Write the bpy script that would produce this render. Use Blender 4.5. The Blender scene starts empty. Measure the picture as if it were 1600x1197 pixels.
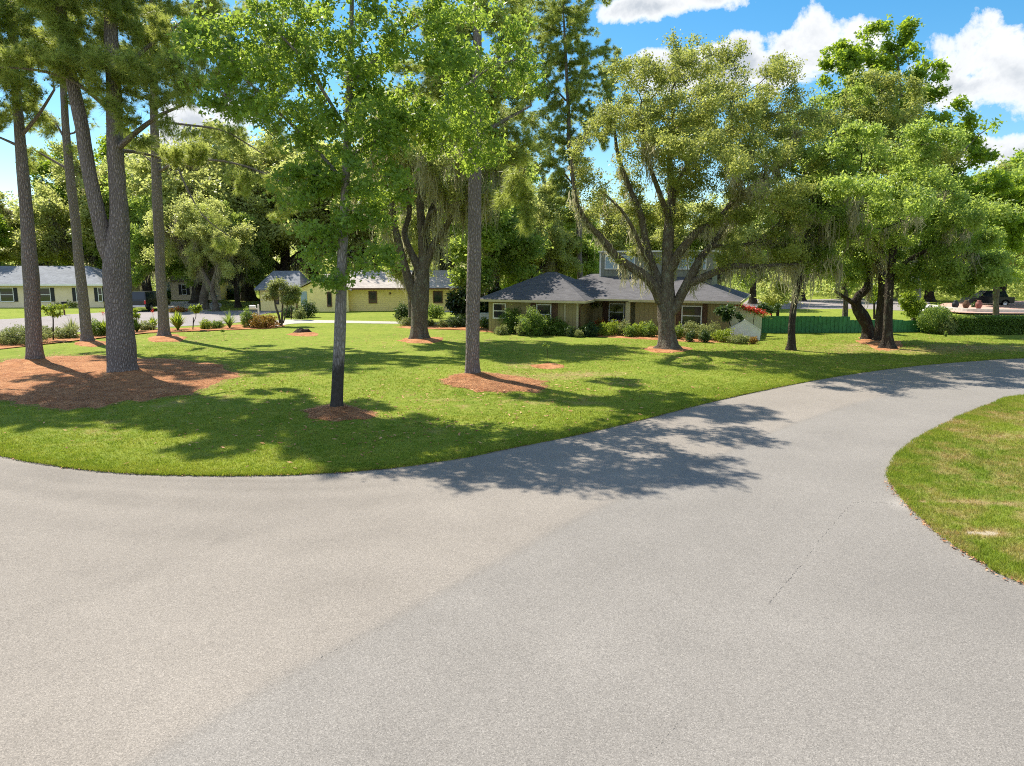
import bpy, math, random
import numpy as np
from math import sin, cos, tan, atan, pi, radians
from mathutils import Vector, Matrix

scene = bpy.context.scene
COL = scene.collection
R0 = np.random.default_rng(7)

# ------------------------------------------------------------------ camera
F = 1109.0; CAM_H = 4.8; PITCH = atan((598.5 - 415) / F)
SP, CP = sin(PITCH), cos(PITCH)
cam_d = bpy.data.cameras.new("camera")
cam_d.sensor_width = 36.0; cam_d.lens = 36.0 * F / 1600.0
cam_d.clip_start = 0.1; cam_d.clip_end = 4000
cam = bpy.data.objects.new("camera", cam_d); COL.objects.link(cam)
cam.location = (0, 0, CAM_H); cam.rotation_euler = (pi / 2 - PITCH, 0, 0)
scene.camera = cam

# ------------------------------------------------------------------ render / exposure
scene.view_settings.view_transform = 'Standard'
scene.view_settings.look = 'None'
scene.view_settings.gamma = 1.0
scene.view_settings.exposure = 1.02
scene.render.engine = 'CYCLES'
scene.cycles.use_denoising = False
scene.cycles.denoising_prefilter = 'ACCURATE'
scene.cycles.pixel_filter_type = 'BLACKMAN_HARRIS'
scene.cycles.filter_width = 1.05
scene.cycles.denoiser = 'OPENIMAGEDENOISE'
scene.cycles.denoising_input_passes = 'RGB_ALBEDO_NORMAL'
scene.cycles.max_bounces = 7
scene.cycles.diffuse_bounces = 4
scene.cycles.transmission_bounces = 4
scene.cycles.transparent_max_bounces = 6
scene.cycles.caustics_reflective = False
scene.cycles.caustics_refractive = False
scene.cycles.sample_clamp_indirect = 6

# ------------------------------------------------------------------ light
SUN_EL, SUN_AZ = radians(53), radians(-44)         # azimuth from +Y, clockwise
sd = Vector((sin(SUN_AZ) * cos(SUN_EL), cos(SUN_AZ) * cos(SUN_EL), sin(SUN_EL)))
sun_d = bpy.data.lights.new("sun", 'SUN'); sun_d.energy = 4.5; sun_d.angle = radians(0.53)
sun_d.color = (1.0, 0.92, 0.80)
sun = bpy.data.objects.new("sun", sun_d); COL.objects.link(sun)
sun.rotation_euler = sd.to_track_quat('Z', 'Y').to_euler(); sun.location = (-40, 40, 60)

def ray(px, py):
    yv = (598.5 - py) / F
    return ((px - 800) / F, CP + yv * SP, -SP + yv * CP)
def G(px, py, z=0.0):
    d = ray(px, py); t = (z - CAM_H) / d[2]
    return np.array((d[0] * t, d[1] * t))
def AT(px, py, Y):
    d = ray(px, py); t = Y / d[1]
    return np.array((d[0] * t, Y, CAM_H + d[2] * t))

def make_world():
    w = bpy.data.worlds.new("World"); scene.world = w; w.use_nodes = True
    nt = w.node_tree; N = nt.nodes; L = nt.links; N.clear()
    out = N.new('ShaderNodeOutputWorld'); bg = N.new('ShaderNodeBackground')
    sky = N.new('ShaderNodeTexSky'); sky.sky_type = 'NISHITA'; sky.sun_disc = False
    sky.sun_elevation = SUN_EL; sky.sun_rotation = SUN_AZ % (2 * pi)
    sky.air_density = 1.0; sky.dust_density = 0.35; sky.ozone_density = 2.2; sky.altitude = 50
    hs = N.new('ShaderNodeHueSaturation'); hs.inputs['Saturation'].default_value = 1.38
    hs.inputs['Hue'].default_value = 0.49; hs.inputs['Value'].default_value = 0.62
    L.new(sky.outputs[0], hs.inputs['Color'])
    tc = N.new('ShaderNodeTexCoord'); dirv = tc.outputs['Generated']
    def noise(scale, detail, rough, dist=0.0, vec=dirv):
        n = N.new('ShaderNodeTexNoise'); n.inputs['Scale'].default_value = scale
        n.inputs['Detail'].default_value = detail; n.inputs['Roughness'].default_value = rough
        n.inputs['Distortion'].default_value = dist; L.new(vec, n.inputs['Vector']); return n
    def m(op, a, b=None, clamp=False):
        n = N.new('ShaderNodeMath'); n.operation = op; n.use_clamp = clamp
        for i, v in enumerate((a, b)):
            if v is None: continue
            if isinstance(v, (int, float)): n.inputs[i].default_value = v
            else: L.new(v, n.inputs[i])
        return n.outputs[0]
    # cumulus: lumps round chosen directions of the sky, broken up by noise
    clouds = [(1550, 92, 92, 44), (1500, 135, 56, 28), (1615, 112, 90, 50), (1275, 92, 62, 50), (1330, 85, 45, 42),
              (1140, 105, 90, 45), (1060, 112, 95, 34), (1205, 115, 60, 38), (1040, 8, 95, 20), (1110, -2, 70, 22), (1600, 245, 120, 26),
              (1530, 236, 60, 18), (310, 190, 70, 30), (240, 225, 60, 26), (350, 178, 46, 26), (-300, 60, 160, 50), (-120, -120, 160, 60), (1900, 60, 160, 80), (2200, 180, 220, 70), (700, -300, 160, 60),
              (1300, -350, 200, 60)]
    warp = noise(5.5, 3, 0.5)
    best = None
    for (px, py, rx, ry) in clouds:
        c = Vector(ray(px, py)).normalized()
        r = Vector((c.y, -c.x, 0)).normalized(); u = r.cross(c)
        mp = N.new('ShaderNodeVectorMath'); mp.operation = 'SUBTRACT'; L.new(dirv, mp.inputs[0]); mp.inputs[1].default_value = c
        def dot(v, k):
            d = N.new('ShaderNodeVectorMath'); d.operation = 'DOT_PRODUCT'; L.new(mp.outputs[0], d.inputs[0]); d.inputs[1].default_value = v * k
            return d.outputs['Value']
        s = c.dot(Vector((0, CP, -SP)))
        a = dot(r, F / rx); b = dot(u, F / ry)
        if s < 0.2: continue
        v = m('SQRT', m('ADD', m('MULTIPLY', a, a), m('MULTIPLY', b, b)))
        f = m('DOT_PRODUCT' if False else 'SUBTRACT', 1.0, v)
        front = N.new('ShaderNodeVectorMath'); front.operation = 'DOT_PRODUCT'; L.new(dirv, front.inputs[0]); front.inputs[1].default_value = c
        f = m('SUBTRACT', f, m('MULTIPLY', m('LESS_THAN', front.outputs['Value'], 0.3), 50.0))
        best = f if best is None else m('MAXIMUM', best, f)
    big = noise(10, 12, 0.62, 0.35); fine = noise(38, 8, 0.65)
    dens = m('ADD', best, m('MULTIPLY', m('SUBTRACT', big.outputs['Fac'], 0.5), 3.4))
    dens = m('ADD', dens, m('MULTIPLY', m('SUBTRACT', fine.outputs['Fac'], 0.5), 0.9))
    mask = m('MULTIPLY', m('SUBTRACT', dens, 0.05), 2.2, True)
    mask = m('MULTIPLY', mask, m('SUBTRACT', 2.0, mask), True)
    shade_n = noise(9, 7, 0.6, 0.3)
    body = m('MULTIPLY', m('SUBTRACT', dens, 0.30), 1.5, True)
    shd = m('MULTIPLY', body, m('MULTIPLY', m('SUBTRACT', shade_n.outputs['Fac'], 0.33), 5.0, True), True)
    cc = N.new('ShaderNodeMix'); cc.data_type = 'RGBA'
    cc.inputs[6].default_value = (3.8, 3.85, 3.9, 1); cc.inputs[7].default_value = (2.2, 2.4, 2.65, 1)
    L.new(shd, cc.inputs[0])
    mx = N.new('ShaderNodeMix'); mx.data_type = 'RGBA'
    L.new(mask, mx.inputs[0]); L.new(hs.outputs[0], mx.inputs[6]); L.new(cc.outputs[2], mx.inputs[7])
    # unseen bright cloud bank added behind the camera, filling shaded sides that face it
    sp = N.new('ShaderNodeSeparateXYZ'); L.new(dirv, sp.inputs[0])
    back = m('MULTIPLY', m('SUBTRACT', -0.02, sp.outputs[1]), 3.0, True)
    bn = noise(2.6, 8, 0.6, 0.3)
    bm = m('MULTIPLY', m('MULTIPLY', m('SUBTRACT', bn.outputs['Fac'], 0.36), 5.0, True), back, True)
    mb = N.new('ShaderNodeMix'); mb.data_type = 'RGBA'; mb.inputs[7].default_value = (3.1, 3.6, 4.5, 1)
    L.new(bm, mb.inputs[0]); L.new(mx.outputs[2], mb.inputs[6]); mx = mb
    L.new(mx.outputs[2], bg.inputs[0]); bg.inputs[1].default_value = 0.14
    L.new(bg.outputs[0], out.inputs[0])
make_world()

# ------------------------------------------------------------------ helpers
def tag(o, label=None, cat=None, group=None, kind=None):
    if label: o['label'] = label
    if cat: o['category'] = cat
    if group: o['group'] = group
    if kind: o['kind'] = kind
    return o
def empty(name, loc, rz=0.0, **k):
    o = bpy.data.objects.new(name, None); o.empty_display_size = 0.3
    COL.objects.link(o); o.location = loc; o.rotation_euler = (0, 0, rz)
    return tag(o, **k)
def link(name, me, mat, parent=None):
    o = bpy.data.objects.new(name, me); COL.objects.link(o)
    if parent is not None: o.parent = parent
    if mat is not None: me.materials.append(mat)
    return o
def mesh_polys(name, V, rnd, mat, parent=None, smooth=False, attr='rnd'):
    """V (M,k,3) separate k-gons; rnd (M,) stored per face."""
    M, k, _ = V.shape
    me = bpy.data.meshes.new(name)
    me.vertices.add(M * k); me.vertices.foreach_set('co', V.astype(np.float32).ravel())
    me.loops.add(M * k); me.loops.foreach_set('vertex_index', np.arange(M * k, dtype=np.int32))
    me.polygons.add(M); me.polygons.foreach_set('loop_start', np.arange(0, M * k, k, dtype=np.int32))
    if rnd is not None:
        a = me.attributes.new(attr, 'FLOAT', 'FACE'); a.data.foreach_set('value', rnd.astype(np.float32))
    me.update(calc_edges=True)
    return link(name, me, mat, parent)
def mesh_raw(name, V, Fc, mat, parent=None, smooth=False, attrs=None):
    me = bpy.data.meshes.new(name)
    V = np.asarray(V, dtype=np.float32)
    if isinstance(Fc, np.ndarray):
        n, k = Fc.shape
        me.vertices.add(len(V)); me.vertices.foreach_set('co', V.ravel())
        me.loops.add(n * k); me.loops.foreach_set('vertex_index', Fc.astype(np.int32).ravel())
        me.polygons.add(n); me.polygons.foreach_set('loop_start', np.arange(0, n * k, k, dtype=np.int32))
        me.update(calc_edges=True)
    else:
        me.from_pydata(V.tolist(), [], Fc)
    if attrs:
        for kx, v in attrs.items():
            a = me.attributes.new(kx, 'FLOAT', 'POINT'); a.data.foreach_set('value', np.asarray(v, dtype=np.float32))
    if smooth: me.polygons.foreach_set('use_smooth', np.ones(len(me.polygons), dtype=bool))
    return link(name, me, mat, parent)

def hash2(ix, iy, s):
    h = (ix.astype(np.int64) * 374761393 + iy.astype(np.int64) * 668265263 + s * 974634777) & 0x7fffffff
    h = ((h ^ (h >> 13)) * 1274126177) & 0x7fffffff
    return ((h ^ (h >> 16)) & 0xffff) / 65535.0
def vnoise(x, y, s=0):
    ix = np.floor(x); iy = np.floor(y); fx = x - ix; fy = y - iy
    fx = fx * fx * (3 - 2 * fx); fy = fy * fy * (3 - 2 * fy)
    a = hash2(ix, iy, s); b = hash2(ix + 1, iy, s); c = hash2(ix, iy + 1, s); d = hash2(ix + 1, iy + 1, s)
    return (a * (1 - fx) + b * fx) * (1 - fy) + (c * (1 - fx) + d * fx) * fy
def fbm(x, y, s=0, o=4):
    x = np.asarray(x, float); y = np.asarray(y, float)
    t = 0; a = 0.5; n = 0
    for i in range(o):
        t = t + a * vnoise(x, y, s + i * 17); n += a; a *= 0.5; x = x * 2.03 + 5.1; y = y * 2.03 + 1.7
    return t / n

class B:
    """collects solids in the local frame of its parent, builds one mesh"""
    def __init__(s): s.v = []; s.f = []
    def poly(s, pts):
        n = len(s.v); s.v += [tuple(p) for p in pts]; s.f.append(list(range(n, n + len(pts)))); return s
    def solid(s, pts, faces):
        n = len(s.v); s.v += [tuple(p) for p in pts]; s.f += [[n + i for i in f] for f in faces]; return s
    def box(s, x0, x1, y0, y1, z0, z1):
        x0, x1 = sorted((x0, x1)); y0, y1 = sorted((y0, y1)); z0, z1 = sorted((z0, z1))
        return s.solid([(x0, y0, z0), (x1, y0, z0), (x1, y1, z0), (x0, y1, z0), (x0, y0, z1), (x1, y0, z1), (x1, y1, z1), (x0, y1, z1)],
                       [(0, 3, 2, 1), (4, 5, 6, 7), (0, 1, 5, 4), (1, 2, 6, 5), (2, 3, 7, 6), (3, 0, 4, 7)])
    def prism_y(s, prof, y0, y1):     # prof (x,z) ccw seen from -y
        n = len(prof)
        return s.solid([(x, y0, z) for x, z in prof] + [(x, y1, z) for x, z in prof],
                       [tuple(range(n)), tuple(range(2 * n - 1, n - 1, -1))] + [(i, n + i, n + (i + 1) % n, (i + 1) % n) for i in range(n)])
    def prism_x(s, prof, x0, x1):     # prof (y,z)
        n = len(prof)
        return s.solid([(x0, y, z) for y, z in prof] + [(x1, y, z) for y, z in prof],
                       [tuple(range(n - 1, -1, -1)), tuple(range(n, 2 * n))] + [(i, (i + 1) % n, n + (i + 1) % n, n + i) for i in range(n)])
    def tube(s, p0, p1, r0, r1=None, n=8):
        r1 = r0 if r1 is None else r1
        p0 = Vector(p0); p1 = Vector(p1); t = (p1 - p0).normalized()
        a = t.orthogonal().normalized(); b = t.cross(a)
        pts = [tuple(p0 + (a * cos(q) + b * sin(q)) * r0) for q in [2 * pi * i / n for i in range(n)]] + \
              [tuple(p1 + (a * cos(q) + b * sin(q)) * r1) for q in [2 * pi * i / n for i in range(n)]]
        return s.solid(pts, [tuple(range(n - 1, -1, -1)), tuple(range(n, 2 * n))] + [(i, (i + 1) % n, n + (i + 1) % n, n + i) for i in range(n)])
    def lathe(s, prof, c=(0, 0, 0), n=14):
        pts = []; fs = []
        for r, z in prof: pts += [(c[0] + r * cos(2 * pi * i / n), c[1] + r * sin(2 * pi * i / n), c[2] + z) for i in range(n)]
        for j in range(len(prof) - 1):
            fs += [(j * n + i, j * n + (i + 1) % n, (j + 1) * n + (i + 1) % n, (j + 1) * n + i) for i in range(n)]
        return s.solid(pts, fs)
    def build(s, name, mat, parent=None, bevel=0.0, smooth=False):
        me = bpy.data.meshes.new(name); me.from_pydata(s.v, [], s.f); me.update()
        o = link(name, me, mat, parent)
        if smooth: me.polygons.foreach_set('use_smooth', np.ones(len(me.polygons), dtype=bool))
        if bevel:
            md = o.modifiers.new('bevel', 'BEVEL'); md.width = bevel; md.segments = 2; md.limit_method = 'ANGLE'
        return o

# ------------------------------------------------------------------ materials
class Mat:
    def __init__(s, name):
        s.m = bpy.data.materials.new(name); s.m.use_nodes = True
        s.nt = s.m.node_tree; s.N = s.nt.nodes; s.L = s.nt.links
        s.bsdf = s.N['Principled BSDF']; s.out = s.N['Material Output']
    def n(s, t, **k):
        x = s.N.new(t)
        for a, b in k.items(): setattr(x, a, b)
        return x
    def coord(s, which='Object'):
        return s.n('ShaderNodeTexCoord').outputs[which]
    def pos(s): return s.n('ShaderNodeNewGeometry').outputs['Position']
    def map(s, vec, sc):
        mp = s.n('ShaderNodeMapping'); mp.inputs['Scale'].default_value = sc; s.L.new(vec, mp.inputs['Vector']); return mp.outputs[0]
    def noise(s, vec, scale, detail=4, rough=0.55, dist=0):
        x = s.n('ShaderNodeTexNoise'); x.inputs['Scale'].default_value = scale; x.inputs['Detail'].default_value = detail
        x.inputs['Roughness'].default_value = rough; x.inputs['Distortion'].default_value = dist; s.L.new(vec, x.inputs['Vector']); return x.outputs['Fac']
    def vor(s, vec, scale, feature='F1', out='Distance'):
        x = s.n('ShaderNodeTexVoronoi', feature=feature); x.inputs['Scale'].default_value = scale; s.L.new(vec, x.inputs['Vector']); return x.outputs[out]
    def ramp(s, fac, stops):
        x = s.n('ShaderNodeValToRGB'); el = x.color_ramp.elements
        while len(el) < len(stops): el.new(0.5)
        for e, (p, c) in zip(el, stops):
            e.position = p; e.color = (c, c, c, 1) if isinstance(c, (int, float)) else (*c, 1)
        s.L.new(fac, x.inputs[0]); return x.outputs[0]
    def mix(s, fac, a, b, mode='MIX'):
        x = s.n('ShaderNodeMix', data_type='RGBA', blend_type=mode)
        for i, v in ((0, fac), (6, a), (7, b)):
            if isinstance(v, (int, float)): x.inputs[i].default_value = v
            elif isinstance(v, tuple): x.inputs[i].default_value = (*v, 1)
            else: s.L.new(v, x.inputs[i])
        return x.outputs[2]
    def math(s, op, a, b=0.0, clamp=False):
        x = s.n('ShaderNodeMath', operation=op, use_clamp=clamp)
        for i, v in enumerate((a, b)):
            if isinstance(v, (int, float)): x.inputs[i].default_value = v
            else: s.L.new(v, x.inputs[i])
        return x.outputs[0]
    def attr(s, name): return s.n('ShaderNodeAttribute', attribute_name=name).outputs['Fac']
    def bump(s, h, strength=0.5, dist=0.02):
        x = s.n('ShaderNodeBump'); x.inputs['Strength'].default_value = strength; x.inputs['Distance'].default_value = dist
        s.L.new(h, x.inputs['Height']); s.L.new(x.outputs[0], s.bsdf.inputs['Normal']); return x.outputs[0]
    def base(s, c):
        if isinstance(c, tuple): s.bsdf.inputs['Base Color'].default_value = (*c, 1)
        else: s.L.new(c, s.bsdf.inputs['Base Color'])
    def set(s, rough=0.8, spec=0.3, metal=0.0):
        s.bsdf.inputs['Roughness'].default_value = rough; s.bsdf.inputs['Specular IOR Level'].default_value = spec
        s.bsdf.inputs['Metallic'].default_value = metal; return s

def leaf_mat(name, c0, c1, trans, tfac=0.4, rough=0.45, spec=0.35, c2=None):
    M = Mat(name); r = M.attr('rnd')
    stops = [(0.0, c0), (0.85, c1)] + ([(1.0, c2)] if c2 else [])
    col = M.ramp(r, stops)
    M.base(col); M.set(rough, spec)
    tr = M.n('ShaderNodeBsdfTranslucent')
    M.L.new(M.mix(1.0, M.ramp(r, [(0, 0.75), (1, 1.15)]), trans, 'MULTIPLY'), tr.inputs[0])
    ms = M.n('ShaderNodeMixShader'); ms.inputs[0].default_value = tfac
    M.L.new(M.bsdf.outputs[0], ms.inputs[1]); M.L.new(tr.outputs[0], ms.inputs[2]); M.L.new(ms.outputs[0], M.out.inputs[0])
    return M.m

def bark_mat(name, a, b, c, sc=(9, 9, 1.8), lich=None, bump=1.0, dark_base=False):
    M = Mat(name); co = M.coord(); v = M.map(co, sc)
    d = M.n('ShaderNodeMix', data_type='VECTOR')
    nz = M.n('ShaderNodeTexNoise'); nz.inputs['Scale'].default_value = 0.9; M.L.new(v, nz.inputs['Vector'])
    d.inputs[0].default_value = 0.35; M.L.new(v, d.inputs[4]); M.L.new(nz.outputs['Color'], d.inputs[5])
    vo = M.vor(d.outputs[1], 1.1, 'DISTANCE_TO_EDGE')
    n1 = M.noise(v, 1.3, 8, 0.72)
    plates = M.ramp(vo, [(0.0, 0.0), (0.30, 1.0)])
    col = M.mix(M.ramp(n1, [(0.3, 0), (0.7, 1)]), b, c)
    col = M.mix(M.math('MULTIPLY', M.math('SUBTRACT', 1.0, plates), 0.6), col, a)
    big = M.noise(M.map(co, (1.2, 1.2, .5)), 1.5, 4)
    col = M.mix(M.ramp(big, [(.35, 0), (.7, .35)]), col, tuple(k * .6 for k in b))
    if lich:
        ln = M.noise(M.map(co, (3, 3, 1.6)), 1.4, 5, 0.65)
        col = M.mix(M.ramp(ln, [(0.52, 0), (0.66, 0.7)]), col, lich)
    if dark_base:
        z = M.n('ShaderNodeSeparateXYZ'); M.L.new(co, z.inputs[0])
        zz = M.math('ADD', z.outputs[2], M.math('MULTIPLY', M.noise(M.map(co, (6, 6, 2)), 2.0, 4), 1.3))
        col = M.mix(M.ramp(M.math('MULTIPLY', zz, 0.3), [(0.62, 1.0), (0.80, 0.0)]), col, (0.06, 0.054, 0.048))
    M.base(col); M.set(0.92, 0.15)
    h = M.math('ADD', plates, M.math('MULTIPLY', n1, 0.8))
    M.bump(h, bump, 0.04)
    return M.m

def simple(name, c, rough=0.7, spec=0.3, var=0.12, scale=6, metal=0, bump=0.0):
    M = Mat(name); n = M.noise(M.coord(), scale, 5, 0.6)
    dark = tuple(x * (1 - var * 1.6) for x in c); lt = tuple(min(1, x * (1 + var)) for x in c)
    M.base(M.mix(M.ramp(n, [(0.3, 0), (0.7, 1)]), dark, lt)); M.set(rough, spec, metal)
    if bump: M.bump(M.noise(M.coord(), scale * 6, 4), bump, 0.01)
    return M.m

def siding_mat(name, c, step=0.3, vertical=True):
    M = Mat(name); co = M.coord(); x = M.n('ShaderNodeSeparateXYZ'); M.L.new(co, x.inputs[0])
    if vertical: ax = M.math('ADD', x.outputs[0], x.outputs[1])
    else: ax = x.outputs[2]
    f = M.math('FRACT', M.math('DIVIDE', ax, step))
    groove = M.math('LESS_THAN', f, 0.07 if vertical else 0.10)
    n = M.noise(M.map(co, (1.5, 1.5, 4)), 1.4, 6, 0.65)
    col = M.mix(M.ramp(n, [(0.3, 0), (0.75, 1)]), tuple(k * 0.82 for k in c), c)
    col = M.mix(M.math('MULTIPLY', groove, 0.55), col, tuple(k * 0.35 for k in c))
    M.base(col); M.set(0.65, 0.3)
    M.bump(f if not vertical else M.math('SUBTRACT', 1.0, groove), 0.6, 0.012)
    return M.m

def shingle_mat(name, c):
    M = Mat(name); co = M.coord()
    br = M.n('ShaderNodeTexBrick'); br.inputs['Scale'].default_value = 1.0
    br.inputs['Brick Width'].default_value = 0.32; br.inputs['Row Height'].default_value = 0.11; br.inputs['Mortar Size'].default_value = 0.006
    br.inputs['Color1'].default_value = (0.75, 0.75, 0.75, 1); br.inputs['Color2'].default_value = (1.2, 1.2, 1.2, 1); br.inputs['Mortar'].default_value = (0.4, 0.4, 0.4, 1)
    s = M.n('ShaderNodeSeparateXYZ'); M.L.new(co, s.inputs[0])
    cb = M.n('ShaderNodeCombineXYZ'); M.L.new(s.outputs[0], cb.inputs[0]); M.L.new(M.math('MULTIPLY', s.outputs[2], 2.4), cb.inputs[1])
    M.L.new(cb.outputs[0], br.inputs['Vector'])
    n1 = M.noise(co, 28, 3, 0.7); n2 = M.noise(M.map(co, (0.5, 0.5, 1.5)), 1.2, 5)
    col = M.mix(1.0, c, br.outputs['Color'], 'MULTIPLY')
    col = M.mix(M.ramp(n1, [(0.35, 0), (0.7, 0.5)]), col, tuple(min(1, k * 1.55) for k in c))
    col = M.mix(M.ramp(n2, [(0.4, 0), (0.7, 0.35)]), col, tuple(k * 0.6 for k in c))
    M.base(col); M.set(0.9, 0.2); M.bump(M.math('ADD', n1, br.outputs['Fac']), 0.5, 0.01)
    return M.m

def grass_color(M, P):
    """turf colour from world position and the 'dry' attribute; shared by sheet and blades"""
    n1 = M.noise(P, 0.22, 4, 0.6); n2 = M.noise(P, 1.7, 4, 0.65); n3 = M.noise(P, 14, 3, 0.7)
    col = M.mix(M.ramp(n1, [(0.35, 0), (0.65, 1)]), (0.175, 0.250, 0.028), (0.255, 0.318, 0.040))
    col = M.mix(M.ramp(n2, [(0.42, 0), (0.72, 0.75)]), col, (0.35, 0.365, 0.075))
    col = M.mix(M.ramp(n3, [(0.5, 0), (0.75, 0.5)]), col, (0.105, 0.17, 0.022))
    dry = M.attr('dry')
    dn = M.math('ADD', dry, M.math('MULTIPLY', M.math('SUBTRACT', n2, 0.5), 1.1))
    col = M.mix(M.ramp(M.math('MULTIPLY', dn, M.math('GREATER_THAN', dry, 0.03)), [(0.30, 0), (0.75, 1.0)]), col, (0.38, 0.29, 0.13))
    col = M.mix(M.ramp(dn, [(0.86, 0), (1.0, 1.0)]), col, (0.55, 0.46, 0.33))
    return col

def turf_mat():
    M = Mat('turf'); P = M.pos(); col = grass_color(M, P)
    M.base(M.mix(0.18, col, (0.06, 0.08, 0.014))); M.set(0.95, 0.1)
    M.bump(M.math('ADD', M.noise(P, 30, 5, 0.75), M.noise(P, 4, 3)), 0.9, 0.05)
    return M.m
def blade_mat():
    M = Mat('grass_blade'); P = M.pos(); col = grass_color(M, P)
    r = M.attr('rnd')
    col = M.mix(1.0, col, M.ramp(r, [(0, 0.72), (1, 1.35)]), 'MULTIPLY')
    M.base(col); M.set(0.6, 0.2)
    tr = M.n('ShaderNodeBsdfTranslucent'); M.L.new(M.mix(1.0, col, (1.25, 1.2, 0.7), 'MULTIPLY'), tr.inputs[0])
    ms = M.n('ShaderNodeMixShader'); ms.inputs[0].default_value = 0.42
    M.L.new(M.bsdf.outputs[0], ms.inputs[1]); M.L.new(tr.outputs[0], ms.inputs[2]); M.L.new(ms.outputs[0], M.out.inputs[0])
    return M.m

def asphalt_mat(name, c=(0.240, 0.223, 0.200), attrs=True):
    M = Mat(name); P = M.pos()
    sp = M.vor(P, 85, 'F1', 'Color'); sx = M.n('ShaderNodeSeparateColor'); M.L.new(sp, sx.inputs[0])
    n1 = M.noise(P, 90, 2, 0.7); n2 = M.noise(P, 0.35, 5, 0.6); n3 = M.noise(P, 3.0, 5, 0.65)
    col = M.mix(M.ramp(n2, [(0.35, 0), (0.68, 1)]), tuple(k * 0.92 for k in c), tuple(k * 1.05 for k in c))
    col = M.mix(M.ramp(n3, [(0.35, 0.0), (0.75, 0.28)]), col, tuple(k * 0.84 for k in c))
    col = M.mix(1.0, col, M.ramp(sx.outputs[0], [(0.0, 0.66), (0.25, 0.90), (0.75, 1.05), (1.0, 1.38)]), 'MULTIPLY')
    col = M.mix(1.0, col, M.ramp(n1, [(0.3, 0.80), (0.7, 1.18)]), 'MULTIPLY')
    if attrs:
        col = M.mix(1.0, col, M.ramp(M.attr('tone'), [(0.0, 0.42), (0.5, 1.0), (1.0, 1.5)]), 'MULTIPLY')
        col = M.mix(M.attr('warm'), col, M.mix(1.0, col, (1.035, 1.0, 0.96), 'MULTIPLY'))
    M.base(col); M.set(0.88, 0.25)
    M.bump(M.math('ADD', sx.outputs[1], n1), 0.55, 0.006)
    return M.m

def mulch_mat():
    M = Mat('pine_straw'); P = M.pos()
    n1 = M.noise(P, 1.3, 5, 0.65); n2 = M.noise(M.map(P, (1, 1, 1)), 26, 5, 0.75)
    col = M.mix(M.ramp(n1, [(0.35, 0), (0.68, 1)]), (0.42, 0.17, 0.068), (0.76, 0.40, 0.19))
    col = M.mix(M.ramp(n2, [(0.35, 0.8), (0.62, 0)]), col, (0.12, 0.05, 0.028))
    col = M.mix(M.ramp(n2, [(0.6, 0), (0.8, 0.6)]), col, (0.50, 0.29, 0.15))
    M.base(col); M.set(0.95, 0.1); M.bump(n2, 1.0, 0.05)
    return M.m
def straw_blade():
    M = Mat('straw_needle'); r = M.attr('rnd'); M.base(M.ramp(r, [(0, (0.13, 0.05, 0.025)), (0.6, (0.38, 0.18, 0.085)), (1, (0.60, 0.36, 0.19))])); M.set(0.8, .2)
    return M.m

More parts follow.
